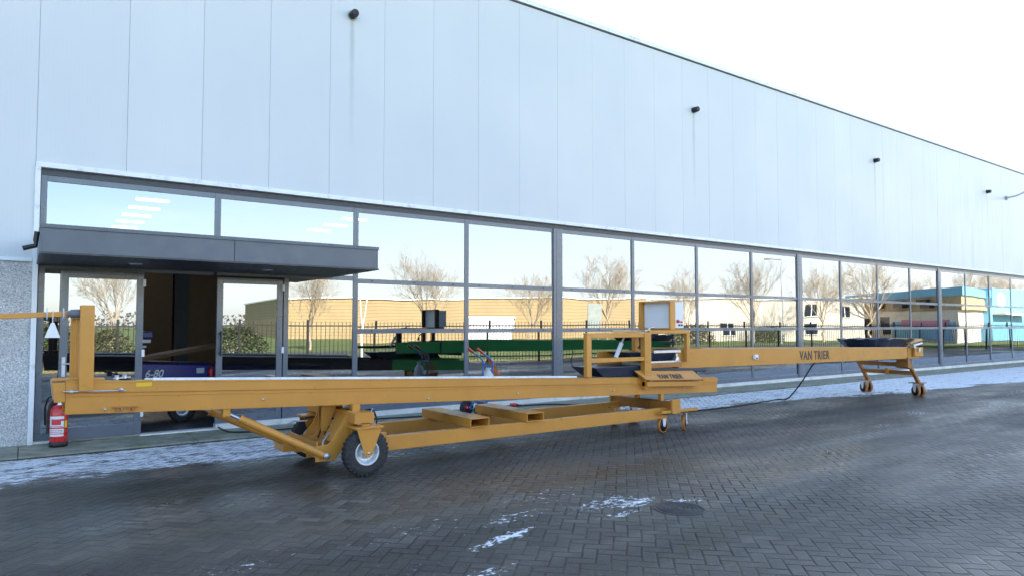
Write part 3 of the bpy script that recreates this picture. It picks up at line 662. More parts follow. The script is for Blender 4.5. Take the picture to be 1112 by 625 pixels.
for X in (.05+.12, .29):
    pts = [(X+.0, -4.02+.035*math.cos(a), 1.695+.05*math.sin(a)) for a in [R(q) for q in range(0, 361, 30)]]
    gt = MB(); gt.tube(pts, .005, 6, cap=False); gt.split('strap', M['pale'], cv)
tg = MB(); tg.hexa([(.155, -4.055, 1.49), (.27, -4.055, 1.49), (.27, -4.03, 1.49), (.155, -4.03, 1.49), (.20, -4.05, 1.62), (.225, -4.05, 1.62), (.225, -4.035, 1.62), (.20, -4.035, 1.62)]); tg.tube([(.212, -4.04, 1.61), (.212, -4.04, 1.72)], .004, 6)
tag(tg.build('plastic_tag', M['white'], bevel=.004, loc=(.212, -4.04, 1.49)), 'small white bell-shaped tag hanging from the arm at the left', 'tag')
# lifting cylinders
for y0, y1, nm in ((-3.98, -4.13, 1), (-3.15, -3.35, 0)):
    if nm: a, b_ = Vector((1.66, y0, .735)), Vector((2.61, y1, .235))
    else: a, b_ = Vector((1.55, y0, .73)), Vector((2.55, y1, .235))
    d = (b_-a).normalized()
    mb = MB(); mb.tube([a+d*.15, b_], .04, 16); mb.tube([a+d*.145, a+d*.165], .047, 16); c1 = mb.build('hydraulic_cylinder', M['orange'], cv)
    mb = MB(); mb.tube([a, a+d*.16], .018, 12); mb.build('piston_rod', M['galv'], c1)
    mb = MB(); mb.box(a.x-.035, a.x+.035, a.y-.045, a.y-.03, a.z-.035, zb(a.x)+.02); mb.box(a.x-.035, a.x+.035, a.y+.03, a.y+.045, a.z-.035, zb(a.x)+.02); mb.split('lug', M['orange'], c1, bevel=.003)
    mb = MB(); mb.lathe([(0, y1-.055), (.035, y1-.055), (.035, y1-.04), (.02, y1-.04), (.02, y1+.05), (0, y1+.05)], (b_.x+.02, 0, b_.z-.005), 'y', 14); mb.build('pin', M['galv'], c1)
# axle assembly
mb = MB()
mb.box(2.88, 3.10, -4.30, -2.80, .555, .665)          # axle box beam
mb.cur = 0
for y in (-3.42, -3.15): mb.extr([(2.93, .67), (3.02, .67), (3.02, .56), (2.80, .24), (2.74, .165), (2.53, .165), (2.53, .24), (2.68, .25), (2.84, .46)], 'y', y-.008, y+.008)
for y in (-4.10, -3.83):                # sloping side plates down to the cylinder pins
    mb.extr([(2.90, .67), (3.02, .67), (3.02, .56), (2.80, .24), (2.74, .165), (2.53, .165), (2.53, .33), (2.66, .34), (2.74, .40)], 'y', y-.008, y+.008)
mb.extr([(2.72, .70), (2.80, .76), (2.92, .76), (2.78, .42), (2.72, .42)], 'y', -3.75, -3.73)
mb.extr([(2.76, .70), (2.82, .76), (2.92, .76), (2.80, .42), (2.76, .42)], 'y', -3.55, -3.53)
mb.box(2.56, 2.80, -4.09, -3.16, .30, .315); mb.box(2.545, 2.56, -4.09, -3.16, .20, .37); mb.box(2.40, 2.53, -3.43, -3.10, .18, .26)
mb.hexa([(2.70, -4.09, .36), (2.72, -4.09, .35), (2.72, -3.84, .35), (2.70, -3.84, .36), (2.90, -4.09, .68), (2.92, -4.09, .67), (2.92, -3.84, .67), (2.90, -3.84, .68)])
mb.box(2.94, 3.03, -4.09, -4.01, .665, zb(2.98)+.01); mb.box(2.94, 3.03, -3.58, -3.51, .665, zb(2.98)-.02)
ax = mb.build('axle_frame', M['orange'], cv, bevel=.004)
mb = MB(); mb.box(3.10, 3.108, -4.28, -4.12, .57, .65); mb.build('end_cap', M['orange_in'], ax)
def make_wheel(x, y, s):
    r = .252
    w = MB(); w.lathe([(.13, -.055), (.19, -.062), (.232, -.055), (.244, -.04), (.246, 0), (.244, .04), (.232, .055), (.19, .062), (.13, .055)], (x, y, r), 'y', 40)
    for k in range(30):       # lugs
        for sd in (-1, 1):
            a = 2*math.pi*(k+(.5 if sd > 0 else 0))/30
            T = Matrix.Translation((x, y, r)) @ Matrix.Rotation(a, 4, 'Y')
            q = MB(); q.hexa([(-.016, sd*.008, .24), (.016, sd*.004, .24), (.018, sd*.060, .222), (-.012, sd*.060, .222), (-.014, sd*.008, .253), (.013, sd*.004, .253), (.014, sd*.056, .247), (-.010, sd*.056, .247)])
            w.add([tuple(T @ Vector(p)) for p in q.v], q.f)
    o = w.build('wheel', M['rubber'], cv)
    g = MB(); g.lathe([(0, s*.045), (.03, s*.045), (.035, s*.02), (.07, s*.014), (.10, s*.02), (.118, s*.058), (.132, s*.066), (.136, s*.058), (.132, -s*.06), (.1, -s*.05), (0, -s*.03)], (x, y, r), 'y', 32)
    for k in range(5):
        a = 2*math.pi*k/5; g.lathe([(0, s*.028), (.008, s*.028), (.008, s*.01)], (x+.055*math.cos(a), y, r+.055*math.sin(a)), 'y', 6)
    g.build('rim', surf('rim_silver', (.62, .64, .66), .35, metal=.35, var=.12, dirt=(.3, .3, .3), nscale=10), o)
    yo = y+s*.085
    fk = MB(); fk.extr([(x-.13, .505), (x+.15, .505), (x+.04, r-.02), (x+.02, r-.045), (x-.02, r-.045), (x-.05, r)], 'y', yo-.006, yo+.006)
    yi = y-s*.085
    fk.extr([(x-.13, .505), (x+.15, .505), (x+.04, r-.02), (x-.04, r-.02)], 'y', yi-.006, yi+.006)
    fk.box(x-.15, x+.17, min(yo, yi)-.02, max(yo, yi)+.02, .507, .527)
    fk.lathe([(0, .527), (.05, .527), (.05, .553)], (x, y, 0), 'z', 16)
    fo = fk.build('wheel_fork', M['orange'], cv, bevel=.003)
    nb = MB(); nb.lathe([(0, yo+s*.02), (.014, yo+s*.02), (.014, yo-s*.10)], (x, 0, r), 'y', 8); nb.build('axle_nut', M['galv'], fo)
make_wheel(3.0, -4.30, -1); make_wheel(2.88, -2.98, 1)
mb = MB()
for off in (0, .03, .07):
    mb.tube(smoothpts([(3.10, -3.9+off, .60), (3.16, -4.1, .63+off*.6), (3.20, -4.14, .57), (3.18, -4.12, .50), (3.05, -3.95+off, .44)]), .007, 6)
mb.tube(smoothpts([(3.0, -3.2, .50), (2.93, -3.12, .50), (2.79, -3.1, .50), (2.67, -3.1, .42), (2.60, -3.1, .30), (2.62, -3.2, .24)]), .009, 8)
mb.tube(smoothpts([(2.7, -3.7, .35), (2.80, -3.62, .50), (2.90, -3.6, .54), (2.96, -3.6, .46), (2.88, -3.62, .40), (2.75, -3.7, .42)]), .009, 8)
mb.split('hydraulic_hose', M['black'], ax)
mb = MB(); mb.tube([(2.62, -4.05, .28), (2.64, -4.02, .36), (2.72, -3.95, .42), (2.80, -3.92, .45)], .012, 8); mb.tube([(3.16, -4.12, .50), (3.12, -4.13, .60), (3.17, -4.1, .68)], .009, 8)
mb.tube([(2.45, -3.3, .46), (2.55, -3.3, .50), (2.7, -3.35, .5)], .01, 8); mb.split('hose_fitting', M['galv'], ax)
# undercarriage
mb = MB(); mb.box(3.22, 7.86, -4.19, -4.11, .215, .375); mb.box(3.22, 7.86, -3.19, -3.11, .215, .375); mb.box(3.10, 3.22, -4.19, -3.11, .28, .36)
mb.box(2.98, 3.3, -4.19, -4.13, .36, .42)
mb.split('chassis_rail', M['orange'], cv, bevel=.006)
for xa in (4.36, 5.20):
    mb = MB(); x0, x1, z0, z1, t = xa, xa+.27, .378, .488, .012
    y0, y1 = -4.24, -3.02
    mb.box(x0, x1, y0, y1, z0, z0+t); mb.box(x0, x1, y0, y1, z1-t, z1); mb.box(x0, x0+t, y0, y1, z0+t, z1-t); mb.box(x1-t, x1, y0, y1, z0+t, z1-t)
    mb.build('fork_pocket', M['orange'], cv, bevel=.003)
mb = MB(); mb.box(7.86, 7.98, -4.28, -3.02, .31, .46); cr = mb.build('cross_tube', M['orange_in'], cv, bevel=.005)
mb = MB(); mb.box(7.82, 8.0, -4.32, -4.28, .29, .50); mb.box(7.82, 8.0, -3.02, -2.99, .29, .50); mb.box(7.86, 7.93, -4.06, -4.0, .46, zb(7.9)+.01); mb.box(7.86, 7.93, -3.57, -3.51, .46, zb(7.9)-.02)
mb.box(7.62, 8.42, -4.30, -4.12, .288, .308); mb.box(7.62, 8.42, -3.22, -3.04, .288, .308); mb.box(7.62, 8.42, -4.30, -4.28, .288, .345); mb.split('caster_plate', M['orange'], cv, bevel=.004)
make_caster('c', cv, 7.80, -4.14, .118, .15, .288); make_caster('c', cv, 8.25, -4.17, .118, .55, .288)
make_caster('c', cv, 7.78, -3.14, .118, .3, .288); make_caster('c', cv, 8.22, -3.14, .118, -.4, .288)
# transfer frame (near + far side)
for y0, y1 in ((-4.11, -4.04),):
    mb = MB(); mb.box(6.33, 6.42, y0, y1, .88, 1.49); mb.box(7.46, 7.60, y0-.01, y1+.01, .66, 1.49); mb.box(6.42, 7.46, y0, y1, 1.42, 1.49); mb.box(6.42, 7.46, y0, y1, 1.075, 1.135)
    mb.build('guard_frame', M['orange'], cv, bevel=.006)
mb = MB(); mb.box(7.86, 7.95, -3.54, -3.46, .75, 1.47); mb.build('post', M['orange'], cv, bevel=.005)
mb = MB(); mb.hexa([(7.48, -4.04, 1.43), (7.56, -4.04, 1.43), (7.95, -3.54, 1.43), (7.87, -3.54, 1.43), (7.48, -4.04, 1.485), (7.56, -4.04, 1.485), (7.95, -3.54, 1.485), (7.87, -3.54, 1.485)])
mb.hexa([(6.95, -3.98, 1.492), (7.5, -4.0, 1.492), (7.75, -3.55, 1.50), (7.35, -3.55, 1.50), (6.95, -3.98, 1.51), (7.5, -4.0, 1.512), (7.75, -3.55, 1.525), (7.35, -3.55, 1.525)]); mb.split('cross_bar', M['orange'], cv, bevel=.005)
mb = MB(); mb.box(7.60, 8.50, -4.09, -4.03, 1.47, 1.525); mb.box(8.43, 8.50, -4.09, -4.03, 1.03, 1.47); mb.build('guard_frame', M['orange'], cv, bevel=.005)
mb = MB(); mb.tube([(7.18, -3.8, 1.115), (7.30, -3.8, 1.33)], .032, 14); gs = mb.build('lift_ram', M['white'], cv)
mb = MB(); mb.tube([(7.30, -3.8, 1.33), (7.36, -3.8, 1.43)], .014, 10); mb.build('piston_rod', M['galv'], gs)
# rubber skirts
mb = MB(); mb.hexa([(6.75, -3.98, .86), (7.46, -3.98, .84), (7.46, -3.52, .84), (6.75, -3.52, .86), (6.55, -4.02, 1.0), (7.46, -4.02, 1.0), (7.46, -3.5, 1.0), (6.55, -3.5, 1.0)])
mb.hexa([(7.60, -4.02, .93), (9.0, -4.02, .85), (9.0, -3.52, .85), (7.60, -3.52, .93), (7.60, -4.02, .97), (9.0, -4.02, .91), (9.0, -3.52, .91), (7.60, -3.52, .97)])
mb.split('rubber_skirt', M['skirt'], cv, bevel=.01)
mb = MB(); mb.hexa([(7.5, -3.9, 1.06), (8.36, -3.9, 1.06), (8.36, -3.5, 1.06), (7.7, -3.5, 1.06), (7.3, -4.0, 1.20), (8.36, -4.0, 1.17), (8.36, -3.45, 1.17), (7.3, -3.45, 1.20)]); mb.build('feed_chute', M['skirt'], cv, bevel=.01)
mb = MB(); mb.box(7.75, 8.36, -4.03, -3.98, 1.175, 1.215); mb.box(7.62, 8.36, -4.02, -3.98, .975, 1.055); mb.box(7.60, 8.34, -3.97, -3.5, .985, 1.04)
mb.split('chute_rail', M['galv'], cv, bevel=.004)
mb = MB(); mb.box(7.62, 8.36, -4.045, -4.022, .955, 1.03); mb.build('chute_flange', M['orange_in'], cv, bevel=.003)
# angled guard plate with lettering
gp = MB(); gp.hexa([(7.44, -4.17, .80), (8.72, -4.17, .75), (8.72, -4.055, .75), (7.44, -4.055, .80), (7.30, -4.06, .935), (8.60, -4.06, .885), (8.60, -4.05, .885), (7.30, -4.05, .935)])
gp.slope(7.46, 8.66, -4.165, -4.055, .70, .775, .65, .725); gpo = gp.build('guard_plate', M['orange'], cv, bevel=.004)
gp = MB(); gp.tube([(7.48, -4.18, .793), (8.7, -4.18, .748)], .009, 8)
for x in (7.5, 8.1, 8.68): gp.lathe([(0, -4.195), (.014, -4.195), (.014, -4.165)], (x, 0, .79-.038*(x-7.48)), 'y', 8)
gp.build('hinge_rod', M['orange_in'], gpo)
slopeang = math.atan2(.115, .14)
words('lettering', ('VAN', 'TRIER'), .105, (7.72, -4.1575, .81), (R(90)-R(39), R(2.2), 0), M['letter'], gpo, thick=.025, sx=.98, spacing=1.12)
# control cabinet
cb = MB(); cb.box(8.24, 8.44, -4.02, -3.38, 1.555, 1.955); cab = cb.build('control_cabinet', M['white'], cv, bevel=.004)
cb = MB()
for a in ((-4.035, -4.0, 1.53, 1.98), (-3.405, -3.365, 1.53, 1.98), (-4.0, -3.405, 1.955, 1.98), (-4.0, -3.405, 1.53, 1.55)): cb.box(8.12, 8.236, a[0], a[1], a[2], a[3])
cb.build('cabinet_hood', M['orange'], cab, bevel=.004)
cb = MB(); cb.box(8.205, 8.238, -3.995, -3.41, 1.553, 1.95); cb.build('cabinet_door', M['white'], cab, bevel=.004)
cb = MB(); cb.lathe([(0, -4.05), (.022, -4.05), (.026, -4.02)], (8.30, 0, 1.66), 'y', 14); cb.lathe([(0, -4.045), (.014, -4.045), (.014, -4.02)], (8.38, 0, 1.65), 'y', 10); cb.build('switch', M['red'], cab)
cb = MB(); cb.lathe([(0, -4.04), (.013, -4.04), (.013, -4.02)], (8.33, 0, 1.60), 'y', 10); cb.lathe([(0, -4.04), (.013, -4.04), (.013, -4.02)], (8.39, 0, 1.60), 'y', 10); cb.build('switch', M['black'], cab)
cb = MB(); cb.box(8.28, 8.40, -4.0, -3.4, 1.49, 1.553); cb.build('cabinet_bracket', M['orange_in'], cab)
cb = MB()
for i in range(4): cb.tube([(8.2, -3.75-.03*i, 1.53), (8.05, -3.72, 1.46-.02*i), (7.9, -3.7, 1.36), (7.85, -3.6-.04*i, 1.24)], .008, 6)
cb.build('cable_bundle', M['black'], cab)
cb = MB(); cb.tube([(7.62, -4.02, 1.50), (7.7, -4.0, 1.56), (7.78, -4.0, 1.57)], .012, 8); cb.box(7.56, 7.68, -4.04, -3.96, 1.495, 1.53); cb.build('hose_fitting', M['galv'], cab)
# upper beam
def ut(x): return 1.232-.0158*(x-8.35)
def ub(x): return .925-.0085*(x-8.35)
def uy(x): return -4.0+.006*(x-8.35)
UX0, UX1 = 8.33, 16.50
def useg(mb, xa, xb, fa, fb, t0, t1, far=False):
    h0 = ut(xa)-ub(xa); h1 = ut(xb)-ub(xb); p = []
    for z in (fa, fb):
        for x, h, t in ((xa, h0, t0), (xb, h1, t0), (xb, h1, t1), (xa, h0, t1)):
            p.append((x, (uy(x)+.62-t) if far else (uy(x)+t), ub(x)+z*h))
    mb.hexa(p)
mb = MB()
for far in (False, True):
    useg(mb, UX0, UX1, 0, 1, 0, .006, far); useg(mb, UX0, UX1, .0, .02, .006, .06, far); useg(mb, UX0, UX1, .975, 1.0, .006, .06, far)
up_ = mb.build('upper_beam', M['orange_rg'], cv, bevel=.003)
mb = MB(); mb.slope(7.15, 8.32, -3.44, -3.42, .95, 1.20, .93, 1.20); mb.build('side_board', M['orange_rg'], cv, bevel=.003)
mb = MB(); useg(mb, UX0+.1, UX1-.1, .90, .93, .062, .55); useg(mb, UX0+.1, UX1-.2, .12, .15, .062, .55); mb.build('belt', M['belt'], up_)
mb = MB(); useg(mb, UX0+.6, UX1-.1, 1.003, 1.02, .0, .045); mb.split('belt_edge_strip', surf('pale_rail_top', (.62, .55, .48), .5, var=.1), up_)
mb = MB(); mb.lathe([(0, uy(UX0)-.02), (.05, uy(UX0)-.02), (.05, uy(UX0)+.02)], (UX0-.03, 0, 1.06), 'y', 14); mb.box(UX0-.05, UX0+.0, uy(UX0), uy(UX0)+.1, .95, 1.16); mb.build('bearing', M['galv'], up_, bevel=.003)
words('lettering', ('VAN', 'TRIER'), .222, (11.70, uy(11.7)-.003, .965), (R(90), R(.75), R(.34)), M['letter'], up_, thick=.027, sx=.86, spacing=1.13)
mb = MB(); mb.box(10.26, 10.37, -4.03, uy(10.3)-.002, 1.01, 1.09); so = mb.build('sensor_box', M['white'], up_, bevel=.006)
mb = MB(); mb.box(10.29, 10.34, -4.036, -4.031, 1.02, 1.04); mb.build('sensor_label', M['blue'], so)
# end hopper and drive
mb = MB()
def oval(cx, cy, a, b_, z, n=44): return [(cx+a*math.copysign(abs(math.cos(t))**.75, math.cos(t)), cy+b_*math.copysign(abs(math.sin(t))**.75, math.sin(t)), z+.012*math.sin(t*14)*(z > 1.2)) for t in [2*math.pi*k/n for k in range(n)]]
n = 44; r1 = oval(15.5, -3.5, 1.20, .52, 1.305); r2 = oval(15.5, -3.5, .98, .40, 1.12); r3 = oval(15.5, -3.5, 1.18, .505, 1.300); r4 = oval(15.5, -3.5, .95, .38, 1.13)
vs = r2+r1+r3+r4; fs = []
for q in range(3):
    for k in range(n): fs.append((q*n+k, q*n+(k+1) % n, (q+1)*n+(k+1) % n, (q+1)*n+k))
mb.add(vs, fs); mb.build('hopper', M['skirt'], cv)
mb = MB(); mb.hexa([(15.95, -4.02, 1.19), (16.55, -4.02, 1.24), (16.55, -3.35, 1.24), (15.95, -3.35, 1.19), (15.98, -4.02, 1.225), (16.53, -4.02, 1.30), (16.53, -3.35, 1.30), (15.98, -3.35, 1.225)])
mb.box(16.16, 16.56, -4.02, -3.96, .90, 1.10); mb.build('end_guard', M['orange'], cv, bevel=.01)
mb = MB(); mb.tube([(16.1, -4.03, 1.15), (16.45, -4.03, 1.19)], .03, 12); mb.tube([(16.32, -4.05, 1.05), (16.32, -3.0, 1.05)], .05, 14); mb.box(16.02, 16.12, -4.06, -3.96, 1.1, 1.17); mb.build('end_roller', M['galv'], cv)
# rear support
mb = MB()
for y in (-3.93, -2.80):
    mb.bar((15.93, y+.03, .93), (16.44, y-.02, .31), .07, .06)
mb.bar((16.08, -3.93, .72), (16.08, -2.8, .72), .05, .09); mb.bar((16.25, -3.93, .53), (16.25, -2.8, .53), .05, .09)
mb.hexa([(15.98, -3.95, .66), (16.12, -3.95, .62), (16.12, -3.65, .64), (15.98, -3.65, .68), (15.96, -3.95, .92), (16.06, -3.95, .90), (16.06, -3.75, .90), (15.96, -3.75, .92)])
mb.bar((15.9, -4.0, .86), (15.9, -2.8, .84), .06); mb.box(15.93, 16.0, -3.96, -3.90, .85, 1.16)
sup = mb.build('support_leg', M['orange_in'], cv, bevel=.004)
mb = MB(); mb.bar((16.2, -3.4, .48), (16.2, -3.4, .62), .06, .12); mb.build('jack', M['orange'], sup)
for y in (-3.93, -2.76):
    mb = MB(); mb.box(16.30, 16.58, y-.14, y+.14, .295, .312); mb.split('caster_plate', M['orange_in'], cv, bevel=.003)
    make_caster('c', cv, 16.36, y, .125, R(62), .295, .05); make_caster('c', cv, 16.60, y-.0, .125, R(62), .295, .05)
# ------------------------------------------------------------------ cables
mb = MB(); mb.tube(smoothpts([(12.75, -3.7, .90), (12.75, -3.6, .80), (12.6, -3.45, .46), (13.0, -2.9, .08), (13.2, -2.55, .015), (12.6, -2.62, .014), (11.18, -2.78, .014), (9.9, -2.72, .014), (8.8, -2.3, .014), (8.5, -1.7, .014), (8.9, -1.1, .034), (8.5, -.55, .036), (7.9, -.42, .036)]), .014, 8)
tag(mb.build('power_cable', M['black'], loc=(12.75, -3.6, 0)), 'black cable drooping from the lettered upper beam onto the frosty pavers', 'cable')
pl = empty('power_plug', (7.75, -.4, .022), 'small red socket plug lying on the concrete strip behind the beam', 'plug')
mb = MB(); mb.tube([(7.70, -.38, .06), (7.80, -.40, .06)], [.035, .035], 12); mb.build('plug_body', M['red'], pl)
mb = MB(); mb.tube([(7.80, -.40, .06), (7.92, -.42, .04)], [.03, .018], 12); mb.build('cable_gland', M['black'], pl)
mb = MB(); mb.tube(smoothpts([(2.5, .4, .036), (2.45, -.25, .055), (2.56, -.6, .036), (3.2, -.75, .036), (3.9, -.55, .036), (4.8, -.5, .036), (6.0, -.7, .036), (7.2, -.45, .036), (7.7, -.38, .05)]), .012, 8)
tag(mb.build('extension_cable', M['black'], loc=(3.2, -.6, 0)), 'thin black cable lying along the concrete strip from the doorway', 'cable')
# ------------------------------------------------------------------ hand truck
ht = empty('hand_truck', (6.36, -1.1, .022), 'blue two-wheeled sack truck with red grips standing by the windows', 'hand truck')
mb = MB()
for y in (-1.28, -.98):
    mb.tube(smoothpts([(6.52, y, .06), (6.60, y, .5), (6.68, y, .88), (6.62, y, 1.02), (6.46, y, 1.12)]), .014, 10)
for z, x in ((.25, 6.555), (.6, 6.62), (.88, 6.68)): mb.bar((x, -1.28, z), (x, -.98, z), .025)
mb.tube([(6.38, -1.34, .155), (6.38, -.92, .155)], .012, 8)
for y in (-1.28, -.98): mb.bar((6.38, y, .155), (6.57, y, .32), .02)
mb.build('frame', M['ltblue'], ht)
mb = MB(); mb.box(6.52, 6.80, -1.30, -.96, .03, .04); mb.box(6.51, 6.525, -1.30, -.96, .03, .16); mb.build('toe_plate', surf('worn_toe_plate', (.25, .40, .58), .4, metal=.3), ht, bevel=.003)
for y in (-1.28, -.98):
    mb = MB(); mb.tube([(6.47, y, 1.115), (6.36, y, 1.20)], .021, 10); mb.build('grip', M['red'], ht)
for y in (-1.36, -.90):
    mb = MB(); mb.lathe([(.06, -.03), (.115, -.036), (.132, -.02), (.132, .02), (.115, .036), (.06, .03)], (6.38, y, .155), 'y', 28); wo = mb.build('wheel', M['rubber'], ht)
    mb = MB(); mb.lathe([(0, -.035), (.02, -.035), (.025, -.015), (.065, -.022), (.068, .022), (0, .03)], (6.38, y, .155), 'y', 20); mb.build('rim', M['red'], wo)
    mb = MB(); mb.lathe([(0, -.042), (.014, -.042), (.014, -.034)], (6.38, y, .155), 'y', 10); mb.build('hub_cap', M['white'], wo)
mb = MB()
for i in range(6):
    x = 6.68+.035*i; mb.tube(smoothpts([(6.66, -1.12-.02*i, 1.03), (x, -1.16, .95-.03*i), (x+.07, -1.18, .55), (x+.10, -1.18, .28+.03*i), (x+.13, -1.15, .55), (x+.06, -1.13, .80)]), .0075, 6)
tag(mb.build('orange_cord', M['cordorange'], loc=(6.72, -1.15, .4)), 'bundle of orange cord hanging from the sack truck handles', 'cord')
mb = MB()
bpts = [(.05, .78), (.08, .74), (.10, .62), (.09, .50), (.05, .45), (0, .44)]
mb.lathe(bpts, (6.60, -1.26, 0), 'z', 14); mb.lathe([(.05, .78), (.03, .82), (.05, .86)], (6.60, -1.26, 0), 'z', 14)
mb.v = [(x+.02*mnoise.noise(Vector((x*14, y*14, z*14))), y+.02*mnoise.noise(Vector((y*14, z*14, x*14))), z) for x, y, z in mb.v]
tag(mb.build('plastic_bag', M['bag'], loc=(6.6, -1.26, .45)), 'crumpled white plastic bag hanging on the blue sack truck', 'bag')
# ------------------------------------------------------------------ drain cover, twig
dc = empty('drain_cover', (4.70, -7.12, 0), 'round dark cast-iron drain cover set in the wet pavers', 'drain cover')
mb = MB(); mb.lathe([(.225, -.005), (.225, .005), (.20, .005), (.20, -.004)], (4.70, -7.12, 0), 'z', 40); mb.build('rim', M['iron'], dc)
mb = MB(); pr = [(0, .009)]
for r in (.04, .075, .11, .145, .18): pr += [(r-.010, .007), (r-.008, .001), (r+.008, .001), (r+.010, .007)]
pr += [(.196, .007), (.198, .002)]
mb.lathe(pr, (4.70, -7.12, 0), 'z', 40, smooth=False); mb.build('cover', M['iron'], dc)
mb = MB(); mb.tube([(8.22, -6.47, .008), (8.30, -6.42, .012), (8.36, -6.44, .01), (8.40, -6.40, .012)], [.006, .010, .008, .004], 6)
tag(mb.build('twig', M['bark'], loc=(8.3, -6.42, 0)), 'short broken dark twig lying alone on the open paving', 'twig')
# ------------------------------------------------------------------ fence behind the camera
dirf = Vector((1, FS, 0)).normalized()
fe_ = empty('fence', (FX0, FY0, 0), 'long black steel paling fence along the far side of the yard', 'fence')
s0 = -26
for k in range(34):
    p = Vector((FX0, FY0, 0))+dirf*(-25.+.3+2.5*k)
    mb = MB(); mb.bar(p, p+Vector((0, 0, 1.78)), .07); mb.build('post', M['fence'], fe_)
    if k < 33:
        mb = MB(); q = p+dirf*2.5
        for z in (.22, 1.55): mb.bar(p+Vector((0, 0, z)), q+Vector((0, 0, z)), .02, .05)
        for i in range(1, 16):
            a = p+dirf*(2.5*i/16); mb.tube([a+Vector((0, 0, .05)), a+Vector((0, 0, 1.66)), a+Vector((0, 0, 1.75))], [.012, .012, .002], 5)
        mb.build('paling_panel', M['fence'], fe_)
# ------------------------------------------------------------------ trees
def make_tree(seed, H):
    rnd = random.Random(seed); trunk = MB(); crown = MB(); cnt = [0]
    def grow(mb, p, d, L, r, lvl):
        n = 4 if lvl < 3 else 3; pts = [p]; rs = [r]; q = p.copy(); dd = d.copy()
        for i in range(n):
            dd = (dd+Vector((rnd.gauss(0, .09), rnd.gauss(0, .09), rnd.gauss(.05, .05)))).normalized()
            q = q+dd*L/n; pts.append(q.copy()); rs.append(max(.006, r*(1-.5*(i+1)/n)))
        mb.tube(pts, rs, 6 if lvl < 2 else 3, cap=False); cnt[0] += 1
        if lvl >= 5 or cnt[0] > 5200: return
        k = (0, 5, 4, 4, 4)[lvl]
        for i in range(k):
            t = .3+.7*(i+rnd.random())/k; idx = min(n-1, int(t*n)); f = t*n-idx; P = pts[idx].lerp(pts[min(idx+1, n)], min(1, max(0, f)))
            az = rnd.random()*6.283; a = R(rnd.uniform(22, 48)); u = dd.orthogonal().normalized(); w_ = dd.cross(u)
            nd = (dd*math.cos(a)+(u*math.cos(az)+w_*math.sin(az))*math.sin(a)+Vector((0, 0, .12))).normalized()
            grow(crown, P, nd, L*rnd.uniform(.5, .72), rs[idx]*.55, lvl+1)
    # trunk
    tr_h = H*.30; pts = [Vector((0, 0, -.1))]; 
    for i in range(1, 7): pts.append(Vector((rnd.gauss(0, .03)*i, rnd.gauss(0, .03)*i, tr_h*i/6)))
    trunk.tube(pts, [.14, .115, .105, .10, .095, .09, .08], 10, cap=False)
    top = pts[-1]
    for i in range(6):
        az = 2*math.pi*i/6+rnd.uniform(-.4, .4); a = R(rnd.uniform(14, 42)); p = pts[-1-(i % 2)]
        grow(crown, p, Vector((math.cos(az)*math.sin(a), math.sin(az)*math.sin(a), math.cos(a))), H*rnd.uniform(.34, .46), .06, 1)
    grow(crown, top, Vector((0, 0, 1)), H*.45, .075, 1)
    return trunk, crown
protos = []
tk = list(range(-4, 12)); tdescr = {}
ORD = ['first', 'second', 'third', 'fourth', 'fifth', 'sixth', 'seventh', 'eighth', 'ninth', 'tenth', 'eleventh', 'twelfth', 'thirteenth', 'fourteenth', 'fifteenth', 'last']
PL = ['by the ivy bush', 'left of the white cabinet', 'behind the green conveyor', 'near the forked pole']
for n_, k in enumerate(tk):
    random.seed(100+n_)
    V = 2000-1e4/(5.97+.505*k); 
    z = 741*98/(1e4/(5.97+.505*k)); a = R(54.37); xc = (V-556)/741*z
    x = z*math.cos(a)+xc*math.sin(a); y = -11.17+z*math.sin(a)-xc*math.cos(a)
    loc = (x+random.uniform(-.8, .8), -y+random.uniform(-.6, .6), 0)
    lab = '%s bare tree from the left in the row beyond the fence' % ORD[n_]
    if n_ < 5:
        t, c = make_tree(11+n_*3, 7.6); r = empty('street_tree', (0, 0, 0), lab, 'tree', 'bare trees in a row beyond the fence')
        t.build('trunk', M['bark'], r, recalc=False); c.build('crown', M['bark'], r, recalc=False); protos.append(r)
    else:
        r = copy_tree(protos[n_ % 5]); r['label'] = lab
    r.location = loc; r.rotation_euler = (0, 0, n_*1.7); sc_ = (.93, 1.04, .98, 1.08)[n_ % 4]*(.56+.031*n_); r.scale = (sc_, sc_, sc_*random.uniform(.93, 1.1))
# shrubs
def shrub(x, y, w, d, h, mat, label, seed):
    rnd = random.Random(seed); mb = MB()
    for i in range(int(1500*w*h/4)):
        a = rnd.random()*6.283; rr = rnd.random()**.45; zz = rnd.random()**.8
        wz = (1-.45*zz**2)*(1+.18*mnoise.noise(Vector((a*2, zz*4, seed))))
        p = Vector((x+w/2*rr*wz*math.cos(a), y+d/2*rr*wz*math.sin(a), zz*h*(1+.25*mnoise.noise(Vector((x+math.cos(a)*2, y+math.sin(a)*2, seed))))))
        s = rnd.uniform(.05, .11); u = Vector((rnd.gauss(0, 1), rnd.gauss(0, 1), rnd.gauss(0, .7))).normalized(); v = u.orthogonal().normalized()
        mb.add([p-u*s, p+v*s*.5, p+u*s, p-v*s*.5], [(0, 1, 2, 3)])
    r = empty('shrub', (x, y, 0), label, 'shrub', 'shrubs beyond the fence')
    mb.build('foliage', mat, r, recalc=False)
    st = MB()
    for i in range(7):
        a = i*.9; st.tube([(x, y, 0), (x+w*.2*math.cos(a), y+d*.2*math.sin(a), h*.5), (x+w*.33*math.cos(a), y+d*.33*math.sin(a), h*.85)], [.03, .02, .008], 5, cap=False)
    st.build('stem', M['bark'], r)
shrub(9.0, -27, 4.2, 2.2, 1.35, M['leaf2'], 'broad dark green shrub beyond the fence, opposite the doors', 1)
